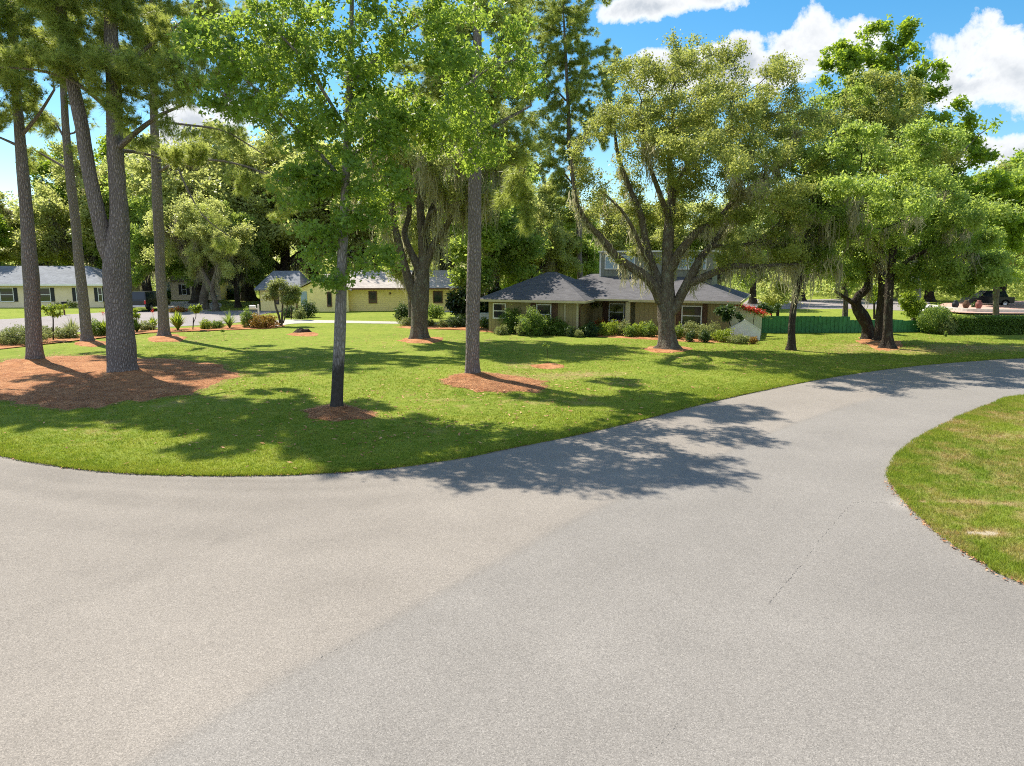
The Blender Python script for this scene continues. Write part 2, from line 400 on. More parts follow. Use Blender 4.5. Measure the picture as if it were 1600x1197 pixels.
MT = dict(
    turf=turf_mat(), blade=blade_mat(), asphalt=asphalt_mat('asphalt'), street=asphalt_mat('street_asphalt', (0.27, 0.245, 0.235), False),
    concrete=asphalt_mat('concrete', (0.45, 0.42, 0.37), False), mulch=mulch_mat(), straw=straw_blade(),
    sand=simple('sand', (0.44, 0.37, 0.26), 0.95, 0.1, 0.2, 3, bump=.4),
    crack=simple('tar_crack', (0.17, 0.158, 0.142), 0.9, 0.2, 0.3, 8),
    gum=leaf_mat('gum_leaf', (0.050, 0.115, 0.024), (0.165, 0.270, 0.045), (0.50, 0.66, 0.08), 0.46, c2=(0.28, 0.37, 0.07)),
    gum2=leaf_mat('bright_leaf', (0.075, 0.140, 0.016), (0.190, 0.290, 0.028), (0.50, 0.66, 0.05), 0.46, c2=(0.27, 0.36, 0.04)),
    oak=leaf_mat('oak_leaf', (0.085, 0.130, 0.034), (0.25, 0.295, 0.070), (0.56, 0.60, 0.13), 0.45, c2=(0.34, 0.34, 0.08)),
    oakd=leaf_mat('dark_oak_leaf', (0.10, 0.165, 0.04), (0.25, 0.345, 0.075), (0.56, 0.70, 0.12), 0.50, c2=(0.26, 0.30, 0.06)),
    oakg=leaf_mat('pale_oak_leaf', (0.165, 0.195, 0.060), (0.36, 0.39, 0.125), (0.68, 0.73, 0.21), 0.50, c2=(0.38, 0.39, 0.13)),
    pine=leaf_mat('pine_needle', (0.10, 0.155, 0.045), (0.29, 0.345, 0.085), (0.62, 0.70, 0.14), 0.48, 0.4, c2=(0.34, 0.29, 0.09)),
    magnolia=leaf_mat('magnolia_leaf', (0.010, 0.028, 0.012), (0.030, 0.062, 0.02), (0.08, 0.13, 0.02), 0.2, 0.3, 0.5, c2=(0.09, 0.09, 0.04)),
    moss=leaf_mat('spanish_moss', (0.21, 0.205, 0.13), (0.44, 0.42, 0.27), (0.58, 0.55, 0.34), 0.45, 0.9, 0.1),
    shrub=leaf_mat('shrub_leaf', (0.050, 0.105, 0.024), (0.150, 0.240, 0.045), (0.40, 0.54, 0.08), 0.40, c2=(0.26, 0.32, 0.07)),
    shrubd=leaf_mat('dark_shrub_leaf', (0.020, 0.050, 0.020), (0.060, 0.115, 0.034), (0.16, 0.24, 0.05), 0.28),
    pale=leaf_mat('pale_shrub_leaf', (0.10, 0.14, 0.04), (0.26, 0.30, 0.10), (0.42, 0.46, 0.14), 0.38, c2=(0.42, 0.42, 0.22)),
    lime=leaf_mat('lime_leaf', (0.12, 0.20, 0.02), (0.26, 0.34, 0.04), (0.45, 0.55, 0.05), 0.42),
    orange=leaf_mat('orange_leaf', (0.10, 0.12, 0.02), (0.34, 0.16, 0.03), (0.5, 0.3, 0.05), 0.35, c2=(0.42, 0.12, 0.03)),
    red=leaf_mat('red_flower', (0.50, 0.03, 0.02), (0.75, 0.08, 0.06), (0.7, 0.1, 0.06), 0.3, c2=(0.75, 0.35, 0.05)),
    bpine=bark_mat('pine_bark', (0.035, 0.028, 0.025), (0.245, 0.20, 0.182), (0.44, 0.38, 0.35), (19, 19, 6.5), bump=1.0),
    bgum=bark_mat('gum_bark', (0.07, 0.06, 0.055), (0.27, 0.24, 0.215), (0.42, 0.385, 0.35), (16, 16, 5), bump=0.8, dark_base=True),
    boak=bark_mat('oak_bark', (0.03, 0.025, 0.02), (0.15, 0.12, 0.09), (0.28, 0.235, 0.175), (20, 20, 6), lich=(0.24, 0.25, 0.19)),
    bdark=bark_mat('dark_oak_bark', (0.015, 0.012, 0.01), (0.055, 0.042, 0.032), (0.11, 0.085, 0.065), (20, 20, 6), lich=(0.12, 0.125, 0.09)),
    white=simple('white_paint', (0.80, 0.80, 0.77), 0.6, 0.3, 0.06, 2),
    cream=simple('cream_paint', (0.52, 0.47, 0.30), 0.6, 0.3, 0.07, 2),
    palegreen=simple('pale_green_stucco', (0.55, 0.58, 0.44), 0.85, 0.2, 0.08, 2, bump=.3),
    stucco=simple('beige_stucco', (0.84, 0.70, 0.48), 0.9, 0.2, 0.06, 1.5, bump=.3),
    brown=simple('brown_trim', (0.16, 0.085, 0.05), 0.6, 0.3, 0.2, 5),
    brick=simple('brown_brick', (0.13, 0.075, 0.045), 0.85, 0.2, 0.45, 12, bump=.6),
    black=simple('black_shutter', (0.012, 0.014, 0.018), 0.5, 0.4, 0.2, 5),
    glass=simple('dark_glass', (0.02, 0.026, 0.03), 0.06, 0.9, 0.3, 2),
    glassb=simple('pale_blue_blind', (0.30, 0.42, 0.50), 0.25, 0.6, 0.08, 2),
    yellow=siding_mat('yellow_siding', (1.0, 0.81, 0.33), 0.2, False), yellowp=simple('yellow_stucco', (1.0, 0.83, 0.38), 0.85, 0.2, 0.05, 2),
    olive=siding_mat('olive_siding', (0.36, 0.30, 0.135), 0.30, True), greysiding=siding_mat('grey_green_siding', (0.30, 0.31, 0.26), 0.3, True),
    roofgrey=shingle_mat('grey_shingle', (0.112, 0.110, 0.116)), rooflight=shingle_mat('light_shingle', (0.42, 0.385, 0.35)),
    roofmid=shingle_mat('blue_grey_shingle', (0.20, 0.215, 0.235)), rooftan=shingle_mat('tan_shingle', (0.26, 0.20, 0.17)),
    fence=simple('green_fence_paint', (0.05, 0.20, 0.075), 0.6, 0.3, 0.18, 4),
    carblack=simple('black_car_paint', (0.012, 0.016, 0.02), 0.18, 0.6, 0.1, 2), rubber=simple('rubber', (0.015, 0.015, 0.015), 0.8, 0.2, 0.2, 8),
    carglass=simple('car_glass', (0.012, 0.022, 0.03), 0.08, 0.6, 0.1, 2), chrome=simple('chrome', (0.5, 0.5, 0.5), 0.25, 0.5, 0.1, 4, 1.0),
    tail=simple('tail_lamp_red', (0.5, 0.01, 0.01), 0.2, 0.5, 0.1, 4), plast=simple('pale_blue_plastic', (0.50, 0.62, 0.62), 0.5, 0.4, 0.05, 3),
    tarp=simple('blue_tarp', (0.02, 0.16, 0.42), 0.5, 0.4, 0.2, 3), pink=simple('pink_paver', (0.50, 0.32, 0.26), 0.9, 0.2, 0.1, 2),
    stone=simple('white_stone', (0.6, 0.58, 0.52), 0.8, 0.2, 0.1, 4), redpot=simple('red_pot', (0.22, 0.08, 0.06), 0.5, 0.4, 0.15, 6),
    stump=simple('stump_wood', (0.06, 0.045, 0.035), 0.95, 0.1, 0.4, 8, bump=.8),
)

# ------------------------------------------------------------------ ground, roads
def pyline(pts, n=6):
    """smooth a world polyline (Catmull-Rom)"""
    P = np.array(pts, float); o = []
    for i in range(len(P) - 1):
        p0 = P[max(i - 1, 0)]; p1 = P[i]; p2 = P[i + 1]; p3 = P[min(i + 2, len(P) - 1)]
        for k in range(n):
            t = k / n
            o.append(0.5 * ((2 * p1) + (-p0 + p2) * t + (2 * p0 - 5 * p1 + 4 * p2 - p3) * t * t + (-p0 + 3 * p1 - 3 * p2 + p3) * t ** 3))
    o.append(P[-1]); return np.array(o)
edge_px = [(0, 712), (60, 724), (130, 734), (220, 741), (320, 743.5), (430, 743), (500, 740), (560, 736.5), (640, 728), (720, 716), (800, 700),
           (900, 680), (1000, 657), (1100, 631), (1180, 613), (1260, 597), (1340, 583.5), (1430, 572), (1520, 564.5), (1600, 560)]
edge_w = [G(*p) for p in edge_px]
edge_w = [np.array((-90, 60)), np.array((-45, 33)), np.array((-22, 21.8)), np.array((-16, 19.3))] + edge_w + [np.array((36, 38.6)), np.array((60, 43)), np.array((110, 52))]
EDGE = pyline(edge_w, 5)
_o = np.argsort(EDGE[:, 0]); EX, EY = EDGE[_o, 0], EDGE[_o, 1]
def y_edge(x): return np.interp(x, EX, EY)
ver_px = [(1600, 912), (1540, 882), (1490, 852), (1450, 820), (1420, 790), (1402, 768), (1390, 748), (1392, 730), (1404, 711), (1430, 690), (1465, 670),
          (1505, 650), (1550, 633), (1600, 619)]
ver_w = [np.array((15.0, 1.0)), np.array((9.6, 7.0))] + [G(*p) for p in ver_px] + [np.array((26, 28)), np.array((50, 33)), np.array((110, 42))]
VER = pyline(ver_w, 5)
VY, VX = VER[:, 1], VER[:, 0]
_o = np.argsort(VY); VY, VX = VY[_o], VX[_o]
def x_ver(y): return np.interp(y, VY, VX)

dry_spots = [(880, 586, 3.2, 1.5, .62), (820, 572, 1.8, 1.2, .55), (960, 600, 2.2, 1.0, .45), (1440, 548, 9, 2.3, .62), (1300, 550, 5, 1.5, .42), (1170, 572, 4, 1.2, .4),
             (1560, 545, 9, 2.5, .62), (1340, 540, 3, 2, .6), (640, 618, 2.0, .8, .35), (700, 625, 2, .8, .4), (1545, 795, 1.0, .45, .8), (1540, 796, .42, .13, 1.3), (1492, 799, .22, .12, 1.25), (1590, 852, .5, .16, 1.35), (1590, 852, .9, .5, .8), (1500, 770, 1.6, .9, .45),
             (1580, 690, 1.6, 2.4, .30), (1470, 800, .9, .9, .40), (1560, 745, 1.8, .9, .42)]
dry_spots = [(*G(a, b), c, d, e) for a, b, c, d, e in dry_spots]
def dryness(x, y):
    w = np.clip(fbm(x * .35 + 40, y * .35, 23) - .50, 0, 1) * 1.1 + np.clip(fbm(x * 1.3, y * 1.3, 29) - .55, 0, 1) * .9
    w = w + np.where((x > x_ver(y) - .5) & (y < 27), .27 + .75 * (fbm(x * .9, y * .9, 33) - .42) + .35 * (fbm(x * 3.1, y * 3.1, 37) - .5), 0) if True else w
    w = np.clip(w, 0, 1.2)
    wx = x + (fbm(x * .6, y * .6, 3) - .5) * 3; wy = y + (fbm(x * .6, y * .6, 9) - .5) * 3
    for cx, cy, rx, ry, a in dry_spots:
        w = np.maximum(w, a * np.exp(-(((wx - cx) / rx) ** 2 + ((wy - cy) / ry) ** 2)))
    return w

def dist_poly(X, Y, P):
    """distance to polyline P and signed side (positive on the left)"""
    best = np.full(X.shape, 1e9); sg = np.zeros(X.shape)
    for i in range(len(P) - 1):
        a = P[i]; d = P[i + 1] - a; L2 = d @ d + 1e-9
        t = np.clip(((X - a[0]) * d[0] + (Y - a[1]) * d[1]) / L2, 0, 1)
        qx = X - a[0] - t * d[0]; qy = Y - a[1] - t * d[1]; dd = np.hypot(qx, qy)
        m = dd < best; best = np.where(m, dd, best); sg = np.where(m, d[0] * qy - d[1] * qx, sg)
    return best, np.sign(sg)

def build_ground():
    n = 72; rr = [0, 30, 80, 200, 500, 1200, 2400]; V = [(0, 40, -0.06)]; Fc = []
    for r in rr[1:]:
        V += [(r * cos(2 * pi * i / n), 40 + r * sin(2 * pi * i / n), -0.06) for i in range(n)]
    Fc += [(0, 1 + i, 1 + (i + 1) % n) for i in range(n)]
    for k in range(len(rr) - 2):
        a = 1 + k * n; b = a + n
        Fc += [(a + i, b + i, b + (i + 1) % n, a + (i + 1) % n) for i in range(n)]
    tag(mesh_raw('ground', V, Fc, MT['turf']), 'open green ground reaching to the horizon', 'ground', kind='structure')
    # road sheet
    xs = np.concatenate([np.arange(-90, -26, 2.0), np.arange(-26, 30, 0.16), np.arange(30, 110, 2.0)])
    ys = np.concatenate([np.arange(-20, 4, 1.0), np.arange(4, 24, 0.16), np.arange(24, 62, 0.4)])
    X, Y = np.meshgrid(xs, ys); nx, ny = len(xs), len(ys)
    idx = np.arange(nx * ny).reshape(ny, nx)
    Fq = np.stack([idx[:-1, :-1], idx[:-1, 1:], idx[1:, 1:], idx[1:, :-1]], -1).reshape(-1, 4)
    seam = pyline([G(*p) for p in [(100, 1290), (225, 1190), (450, 1055), (590, 980), (795, 868), (933, 795), (1098, 725), (1204, 676), (1332, 632), (1460, 600), (1600, 575), (1700, 562)]], 4)
    seam2 = pyline([G(*p) for p in [(-160, 1040), (70, 950), (215, 898), (350, 842), (435, 818), (560, 790), (640, 770), (760, 735)]], 4)
    d1, s1 = dist_poly(X, Y, seam); d2, s2 = dist_poly(X, Y, seam2)
    wob = fbm(X * 1.2, Y * 1.2, 4); fine = fbm(X * 6, Y * 6, 8)
    tone = np.full(X.shape, 0.5)
    side1 = 1 / (1 + np.exp(-s1 * d1 / 0.05))                    # 1 = far/left side of seam: lighter, warmer
    tone += (side1 - 0.5) * 0.06
    tone -= 0.085 * np.exp(-(d1 / 0.10) ** 2) * (0.3 + wob)
    side2 = 1 / (1 + np.exp(-s2 * d2 / 0.25))
    tone -= side2 * 0.035
    tone -= 0.05 * np.exp(-(d2 / 0.25) ** 2) * (wob > .45)
    de = Y - y_edge(X)
    dE, _ = dist_poly(X, Y, EDGE[(EDGE[:, 0] > -40) & (EDGE[:, 0] < 45)])
    lft = np.clip((6 - X) / 14, 0, 1)
    for off, wd, am in ((0.45, .18, .10), (0.95, .22, .08), (1.75, .3, .075), (2.1, .2, .05), (3.4, .5, .05), (4.9, .6, .03)):
        w = off + (fbm(X * .3, Y * .3, 21) - .5) * .5 + np.clip(X + 7, -9, 9) * 0.05 * off
        tone -= 1.5 * am * lft * np.exp(-((dE - w) / wd) ** 2) * (0.35 + 1.1 * fbm(X * .5, Y * .9, 31))
    tone += 0.06 * np.exp(-(dE / .16) ** 2) * (fbm(X * .8, Y * .8, 41) > .5) * lft + .02 * np.exp(-(dE / .3) ** 2)
    # wheel paths along the sweep of the road
    for off, am in ((1.6, .03), (3.2, .03), (5.2, .025), (6.8, .025)):
        tone += -am * np.exp(-((d1 - off) / .45) ** 2) * fbm(X * .4, Y * .4, 51)
    tone += (fbm(X * .18, Y * .18, 61) - .5) * .11 + (fbm(X * .9, Y * .9, 71) - .5) * .07
    for (px, py, r, a) in ((1412, 786, .22, .30), (1404, 790, .15, .2), (1010, 930, .9, .02), (560, 905, .5, -.03), (430, 742, .35, .08), (300, 838, 1.2, -.03), (95, 860, 1.4, .03)):
        cx, cy = G(px, py); tone += a * np.exp(-((X - cx) ** 2 + ((Y - cy) * .8) ** 2) / r ** 2)
    dV = np.abs(X - x_ver(Y)); tone += .03 * np.exp(-(dV / .25) ** 2)
    V = np.stack([X, Y, np.zeros_like(X)], -1).reshape(-1, 3)
    tag(mesh_raw('road', V, Fq, MT['asphalt'], attrs=dict(tone=np.clip(tone, 0, 1).ravel(), warm=side1.ravel())),
        'worn grey asphalt road sweeping from the foreground to the right', 'road', kind='structure')
    # hairline cracks and paving seam
    segs = []
    rng = np.random.default_rng(3)
    def crack(px, w, keep=0.75):
        P = pyline([G(*p) for p in px], 14); P = P + (rng.random(P.shape) - .5) * .03
        for i in range(len(P) - 1):
            if rng.random() > keep: continue
            a, b = P[i], P[i + 1]; t = b - a; nrm = np.array((-t[1], t[0])) / (np.hypot(*t) + 1e-9)
            w0, w1 = w * (0.4 + rng.random(2) * .9)
            segs.append([(*(a - nrm * w0), .005), (*(a + nrm * w0), .005), (*(b + nrm * w1), .005), (*(b - nrm * w1), .005)])
    crack([(1332, 786), (1316, 803), (1295, 826), (1276, 850), (1258, 874), (1238, 899), (1215, 927), (1200, 945)], .0035, .45)
    crack([(1332, 786), (1350, 784), (1380, 786), (1412, 789)], .005, .5)
    crack([(1066, 1124), (1050, 1140), (1030, 1163), (1018, 1177)], .004, .35)
    crack([(600, 976), (570, 992), (545, 1004), (500, 1028)], .0035, .3)
    V = np.array(segs)[:, [0, 3, 2, 1]]
    tag(mesh_polys('road_crack', V, None, MT['crack']), 'thin dark hairline cracks running across the asphalt', 'crack', kind='structure')
    # lawn
    xs = np.concatenate([np.arange(-90, -26, 2.0), np.arange(-26, 32, 0.16), np.arange(32, 112, 2.0)])
    v = np.concatenate([[0, 0.0, .05], np.geomspace(0.12, 100, 110)])
    ye = y_edge(xs) + (fbm(xs * 3, xs * 0, 5) - .5) * .13 + (fbm(xs * 11, xs * 0, 6) - .5) * .07
    X = np.repeat(xs[None], len(v), 0); Y = ye[None] + v[:, None]
    Z = 0.035 + (fbm(X * .5, Y * .5, 11) - .5) * .05 * np.clip(v[:, None] / 2, 0, 1) * np.clip((40 - Y) / 8, 0, 1)
    Z[0] = -0.02
    idx = np.arange(X.size).reshape(X.shape)
    Fq = np.stack([idx[:-1, :-1], idx[:-1, 1:], idx[1:, 1:], idx[1:, :-1]], -1).reshape(-1, 4)
    tag(mesh_raw('lawn', np.stack([X, Y, Z], -1).reshape(-1, 3), Fq, MT['turf'], attrs=dict(dry=dryness(X, Y).ravel())),
        'bright green front lawn beyond the road', 'lawn', kind='structure')
    ys = np.concatenate([np.arange(1, 27, 0.16), np.arange(27, 42, .5)])
    v = np.concatenate([[0, 0.0, .05], np.geomspace(0.12, 90, 70)])
    xe = x_ver(ys) + (fbm(ys * 3, ys * 0, 15) - .5) * .13 + (fbm(ys * 11, ys * 0, 16) - .5) * .07
    Y = np.repeat(ys[None], len(v), 0); X = xe[None] + v[:, None]
    Z = np.full(X.shape, 0.035) + (fbm(X * .6, Y * .6, 13) - .5) * .05 * np.clip(v[:, None] / 2, 0, 1); Z[0] = -0.02
    idx = np.arange(X.size).reshape(X.shape)
    Fq = np.stack([idx[:-1, :-1], idx[1:, :-1], idx[1:, 1:], idx[:-1, 1:]], -1).reshape(-1, 4)
    tag(mesh_raw('verge', np.stack([X, Y, Z], -1).reshape(-1, 3), Fq, MT['turf'], attrs=dict(dry=dryness(X, Y).ravel())),
        'patchy green grass verge inside the bend of the road', 'verge', kind='structure')
build_ground()

def sheet(name, pxs, z, mat, label, cat, world=False, n=4, kind='structure'):
    P = [np.array(p, float) if world else G(*p) for p in pxs]
    P = pyline(P + [P[0]], n)[:-1]
    V = [(x, y, z) for x, y in P] + [(x, y, z - .04) for x, y in P]; m = len(P)
    Fc = [list(range(m))] + [(i, i + m, (i + 1) % m + m, (i + 1) % m) for i in range(m)]
    A = sum(P[i][0] * P[(i + 1) % m][1] - P[(i + 1) % m][0] * P[i][1] for i in range(m))
    if A < 0: Fc[0] = Fc[0][::-1]
    return tag(mesh_raw(name, V, Fc, mat), label, cat, kind=kind)
sheet('street', [(-260, 505), (0, 500), (110, 492), (200, 487.5), (300, 487), (400, 485.5), (470, 485), (470, 486.5), (420, 490), (395, 497), (385, 503), (330, 508), (240, 513), (120, 520), (0, 528), (-260, 545)],
      .055, MT['street'], 'grey neighbourhood street curving behind the left planting border', 'street')
sheet('path', [(428, 504), (440, 500.5), (520, 501.5), (620, 503.5), (680, 505), (680, 507), (600, 506.5), (520, 505.5), (460, 506.5), (430, 511)],
      .055, MT['concrete'], 'pale path crossing the lawn behind the oak', 'path')
sheet('driveway', [(262, 472), (300, 471), (340, 473), (345, 480), (320, 486), (262, 484), (240, 478)], .051, MT['concrete'], 'pale concrete driveway by the parked black truck', 'driveway')
sheet('drive', [(560, 482.6), (640, 483.6), (770, 486), (770, 489.5), (640, 486.5), (560, 484.6)], .052, MT['concrete'], 'pale concrete drive before the yellow house', 'driveway')
sheet('far_road', [(1170, 468), (1250, 469), (1330, 467), (1440, 468), (1440, 485), (1330, 483), (1170, 482)], .051, MT['street'], 'far grey road glimpsed above the green fence', 'road')

# ------------------------------------------------------------------ mulch beds + grass blades
MULCH = []
def mulch_bed(pxs, label, h=.10, peak=None, straw=0, world=False):
    P = pyline([np.array(p, float) if world else G(*p) for p in pxs] + [np.array(pxs[0], float) if world else G(*pxs[0])], 5)[:-1]
    c = P.mean(0); m = len(P); k = 14
    ang = np.arange(m)
    P = c + (P - c) * (1 + (fbm(P[:, 0] * 2.2, P[:, 1] * 2.2, 77)[:, None] - .5) * (.24 if m > 60 else .7))
    V = []; 
    for j in range(k + 1):
        t = 1 - j / k
        Q = c + (P - c) * t
        z = .045 + h * (1 - t ** 2.2) + (fbm(Q[:, 0] * 1.5, Q[:, 1] * 1.5, 5) - .5) * h * .7 * (1 - t ** 6)
        if peak is not None:
            for (px, py, ph, pr) in peak:
                g = G(px, py); z = z + ph * np.exp(-((Q[:, 0] - g[0]) ** 2 + (Q[:, 1] - g[1]) ** 2) / pr ** 2) * (1 - t ** 6)
        if j == 0: z = z * 0 + .0
        V += [(Q[i, 0], Q[i, 1], z[i]) for i in range(m)]
    Fc = [(j * m + i, j * m + (i + 1) % m, (j + 1) * m + (i + 1) % m, (j + 1) * m + i) for j in range(k) for i in range(m)]
    A = sum(P[i][0] * P[(i + 1) % m][1] - P[(i + 1) % m][0] * P[i][1] for i in range(m))
    if A < 0: Fc = [f[::-1] for f in Fc]
    o = tag(mesh_raw('mulch_bed', V, Fc, MT['mulch'], smooth=True), label, 'mulch bed', kind='stuff')
    MULCH.append(P)
    if straw:
        rng = np.random.default_rng(5); Vn = np.array(V).reshape(k + 1, m, 3)
        s = rng.random(straw) ** .5 * 1.02; i = rng.integers(0, m, straw); f = rng.random(straw)
        edge = P[i] * (1 - f[:, None]) + P[(i + 1) % m] * f[:, None]
        xy = c + (edge - c) * s[:, None]
        jj = np.clip(((1 - np.clip(s, 0, 1)) * k), 0, k - 1e-3); j0 = jj.astype(int); ff = jj - j0
        z = Vn[j0, i, 2] * (1 - ff) + Vn[j0 + 1, i, 2] * ff
        z = np.maximum(z, .045)
        a = rng.random(straw) * 2 * pi; L = .12 + rng.random(straw) * .14; w = .006
        d = np.stack([np.cos(a) * L, np.sin(a) * L, (rng.random(straw) - .3) * .05], -1); p = np.stack([xy[:, 0], xy[:, 1], z + .012], -1)
        nrm = np.stack([-np.sin(a) * w, np.cos(a) * w, a * 0], -1)
        T = np.stack([p - nrm, p + nrm, p + d], 1)
        so = mesh_polys('straw', T, rng.random(straw), MT['straw'], o)
        so['kind'] = 'stuff'
    return o
mulch_bed([(-70, 600), (-40, 575), (20, 562), (60, 557), (130, 556), (210, 558), (300, 565), (355, 574), (374, 587), (352, 602), (300, 618), (220, 628), (150, 640), (100, 643), (40, 636), (0, 628), (-60, 624)],
          'large orange pine straw bed round the two left pines', .12, [(195, 588, .25, 1.3), (55, 568, .22, 1.1)], 26000)
mulch_bed([(688, 598), (705, 590), (740, 586), (790, 588), (850, 598), (856, 608), (820, 615), (770, 616), (715, 608)],
          'orange pine straw mound round the central pine trunk', .08, [(738, 592, .22, 1.0)], 7000)
mulch_bed([(478, 645), (490, 638), (525, 634), (565, 640), (590, 648), (570, 658), (530, 662), (490, 656)],
          'dull brown mulch ring round the slender broadleaf trunk', .06, [(527, 643, .10, .6)], 3000)
mulch_bed([(112, 538), (140, 532), (170, 536), (160, 542), (130, 543)], 'small brown mulch ring round the slim leaning pine', .1)
mulch_bed([(226, 530), (255, 523), (290, 527), (284, 534), (245, 536)], 'small brown mulch ring round the pine nearest the border', .15)
mulch_bed([(618, 533), (655, 527), (695, 530), (680, 537), (640, 538)], 'tan mulch ring at the foot of the mossy forked oak', .08)
mulch_bed([(446, 524), (470, 517), (500, 523), (480, 527)], 'orange mulch patch around the low stump', .06)
mulch_bed([(1336, 532), (1360, 525), (1400, 532), (1412, 545), (1380, 549), (1350, 540)], 'brown mulch patch beneath the three crowded trunks', .06)
mulch_bed([(826, 572), (860, 568), (886, 573), (856, 578)], 'small rusty patch of mulch in open lawn', .05)
mulch_bed([(1000, 545), (1040, 540), (1085, 545), (1060, 552), (1020, 552)], 'thin brown mulch at the foot of the spreading oak', .05)
mulch_bed([(-60, 548), (0, 535), (80, 526), (200, 517), (330, 511), (400, 506), (440, 504), (452, 509), (430, 514), (350, 516), (260, 520), (180, 525), (100, 532), (40, 540), (-60, 554)],
          'long rust brown planting bed along the street', .06)
mulch_bed([(610, 511), (650, 507), (720, 509), (790, 517), (880, 520), (960, 522), (1060, 525), (1175, 531), (1190, 535.5), (1120, 537), (1000, 531), (900, 525.5), (800, 522), (700, 516), (630, 514)],
          'brown planting bed in front of the olive house', .06)
def inside(x, y, P):
    c = np.zeros(x.shape, bool); n = len(P)
    for i in range(n):
        x0, y0 = P[i]; x1, y1 = P[(i + 1) % n]
        hit = ((y0 > y) != (y1 > y)) & (x < (x1 - x0) * (y - y0) / ((y1 - y0) + 1e-12) + x0); c ^= hit
    return c
def blades(name, x, y, hgt, wid, label, rng, per=3):
    keep = np.ones(x.shape, bool)
    for P in MULCH: keep &= ~inside(x, y, P)
    x, y = x[keep], y[keep]; hgt = hgt[keep]; n = len(x)
    dr = dryness(x, y); k2 = rng.random(n) > dr ** 1.4; x, y, hgt, dr = x[k2], y[k2], hgt[k2], dr[k2]; n = len(x)
    x = np.repeat(x, per) + rng.normal(0, .02, n * per); y = np.repeat(y, per) + rng.normal(0, .02, n * per); h = np.repeat(hgt, per) * (.6 + rng.random(n * per) * .8); dr = np.repeat(dr, per)
    a = rng.random(n * per) * 2 * pi; l = rng.random(n * per) * h * .9; b = rng.random(n * per) * 2 * pi
    p = np.stack([x, y, np.full(n * per, .03)], -1); w = wid
    nrm = np.stack([np.cos(b) * w, np.sin(b) * w, b * 0], -1)
    tip = p + np.stack([np.cos(a) * l, np.sin(a) * l, h], -1)
    T = np.stack([p - nrm, p + nrm, tip], 1)
    o = mesh_polys(name, T, rng.random(n * per), MT['blade'])
    at = o.data.attributes.new('dry', 'FLOAT', 'FACE'); at.data.foreach_set('value', dr.astype(np.float32))
    return tag(o, label, 'grass', kind='stuff')
def make_grass():
    rng = np.random.default_rng(11)
    n = 260000; x = rng.uniform(-22, 34, n); v = rng.random(n) ** 2.0 * 22; y = y_edge(x) + v - .06 * rng.random(n) + (fbm(x * 9, x * 0, 91) - .5) * .10 * (v < .3)
    k = (np.abs(x) < y * .78 + 2) & (rng.random(n) < np.clip(22 / y, .2, 1))
    x, y, v = x[k], y[k], v[k]
    blades('grass', x, y, np.full(len(x), .045) + .015 * fbm(x, y, 2), .007, 'short bright green blades of the front lawn', rng)
    n = 120000; y = rng.uniform(8.5, 26, n); v = rng.random(n) ** 1.3 * 11; x = x_ver(y) + v - .06 * rng.random(n) + (fbm(y * 9, y * 0, 92) - .5) * .10 * (v < .3)
    k = x < y * .78 + 1
    blades('grass', x[k], y[k], np.full(k.sum(), .05) + .03 * fbm(x[k], y[k], 2), .006, 'rough green blades of the right hand verge', rng)
make_grass()
def leaf_litter():
    rng = np.random.default_rng(14)
    n = 1500; y = rng.uniform(8.6, 24, n); k = rng.random(n) < np.where(y < 15.5, 1, .12); y = y[k]
    x = x_ver(y) + rng.normal(0, .07, len(y)) - .02
    n2 = 900; x2 = rng.uniform(-20, 12, n2); y2 = y_edge(x2) + rng.normal(0, .05, n2) - .01
    x = np.r_[x, x2]; y = np.r_[y, y2]; n = len(x)
    s = .012 + rng.random(n) * .022; a = rng.random(n) * 2 * pi
    p = np.stack([x, y, .012 + rng.random(n) * .035], -1); u = np.stack([np.cos(a), np.sin(a), rng.normal(0, .3, n)], -1) * s[:, None]; w = np.stack([-np.sin(a), np.cos(a), rng.normal(0, .3, n)], -1) * s[:, None] * .6
    tag(mesh_polys('litter', np.stack([p - u, p - w, p + u, p + w], 1), rng.random(n), MT['straw']), 'fallen brown leaves caught along the road edges', 'leaf litter', kind='stuff')
leaf_litter()
def lawn_litter():
    rng = np.random.default_rng(24); n = 9000
    c = np.array([G(193, 589), G(55, 568), G(738, 592), G(527, 643), G(1043, 546), G(1380, 540), G(655, 531), G(256, 527)])
    k = rng.integers(0, len(c), n); x = c[k, 0] + rng.normal(0, 4.0, n) + 2; y = c[k, 1] + rng.normal(0, 3.2, n) - 1.5
    ok = y > y_edge(x) + .1; x, y = x[ok], y[ok]; n = len(x)
    s = .03 + rng.random(n) * .07; a = rng.random(n) * 2 * pi; w = .008 + .02 * (rng.random(n) < .35)
    p = np.stack([x, y, .075 + rng.random(n) * .02], -1); u = np.stack([np.cos(a) * s, np.sin(a) * s, rng.normal(0, .01, n)], -1); v = np.stack([-np.sin(a) * w, np.cos(a) * w, a * 0 + .006], -1)
    tag(mesh_polys('litter', np.stack([p - u, p - v, p + u, p + v], 1), rng.random(n), MT['straw']), 'brown needles and dead leaves scattered over the lawn under the trees', 'leaf litter', kind='stuff')
lawn_litter()

# ------------------------------------------------------------------ trees
def resample(ch, D):
    P = np.array(ch, float); o = [P[0]]
    sm = []
    for i in range(len(P) - 1):
        p0 = P[max(i - 1, 0)]; p1 = P[i]; p2 = P[i + 1]; p3 = P[min(i + 2, len(P) - 1)]
        n = max(1, int(np.linalg.norm(p2[:3] - p1[:3]) / D + .5))
        for k in range(n):
            t = k / n
            sm.append(0.5 * ((2 * p1) + (-p0 + p2) * t + (2 * p0 - 5 * p1 + 4 * p2 - p3) * t * t + (-p0 + 3 * p1 - 3 * p2 + p3) * t ** 3))
    sm.append(P[-1]); return np.array(sm)

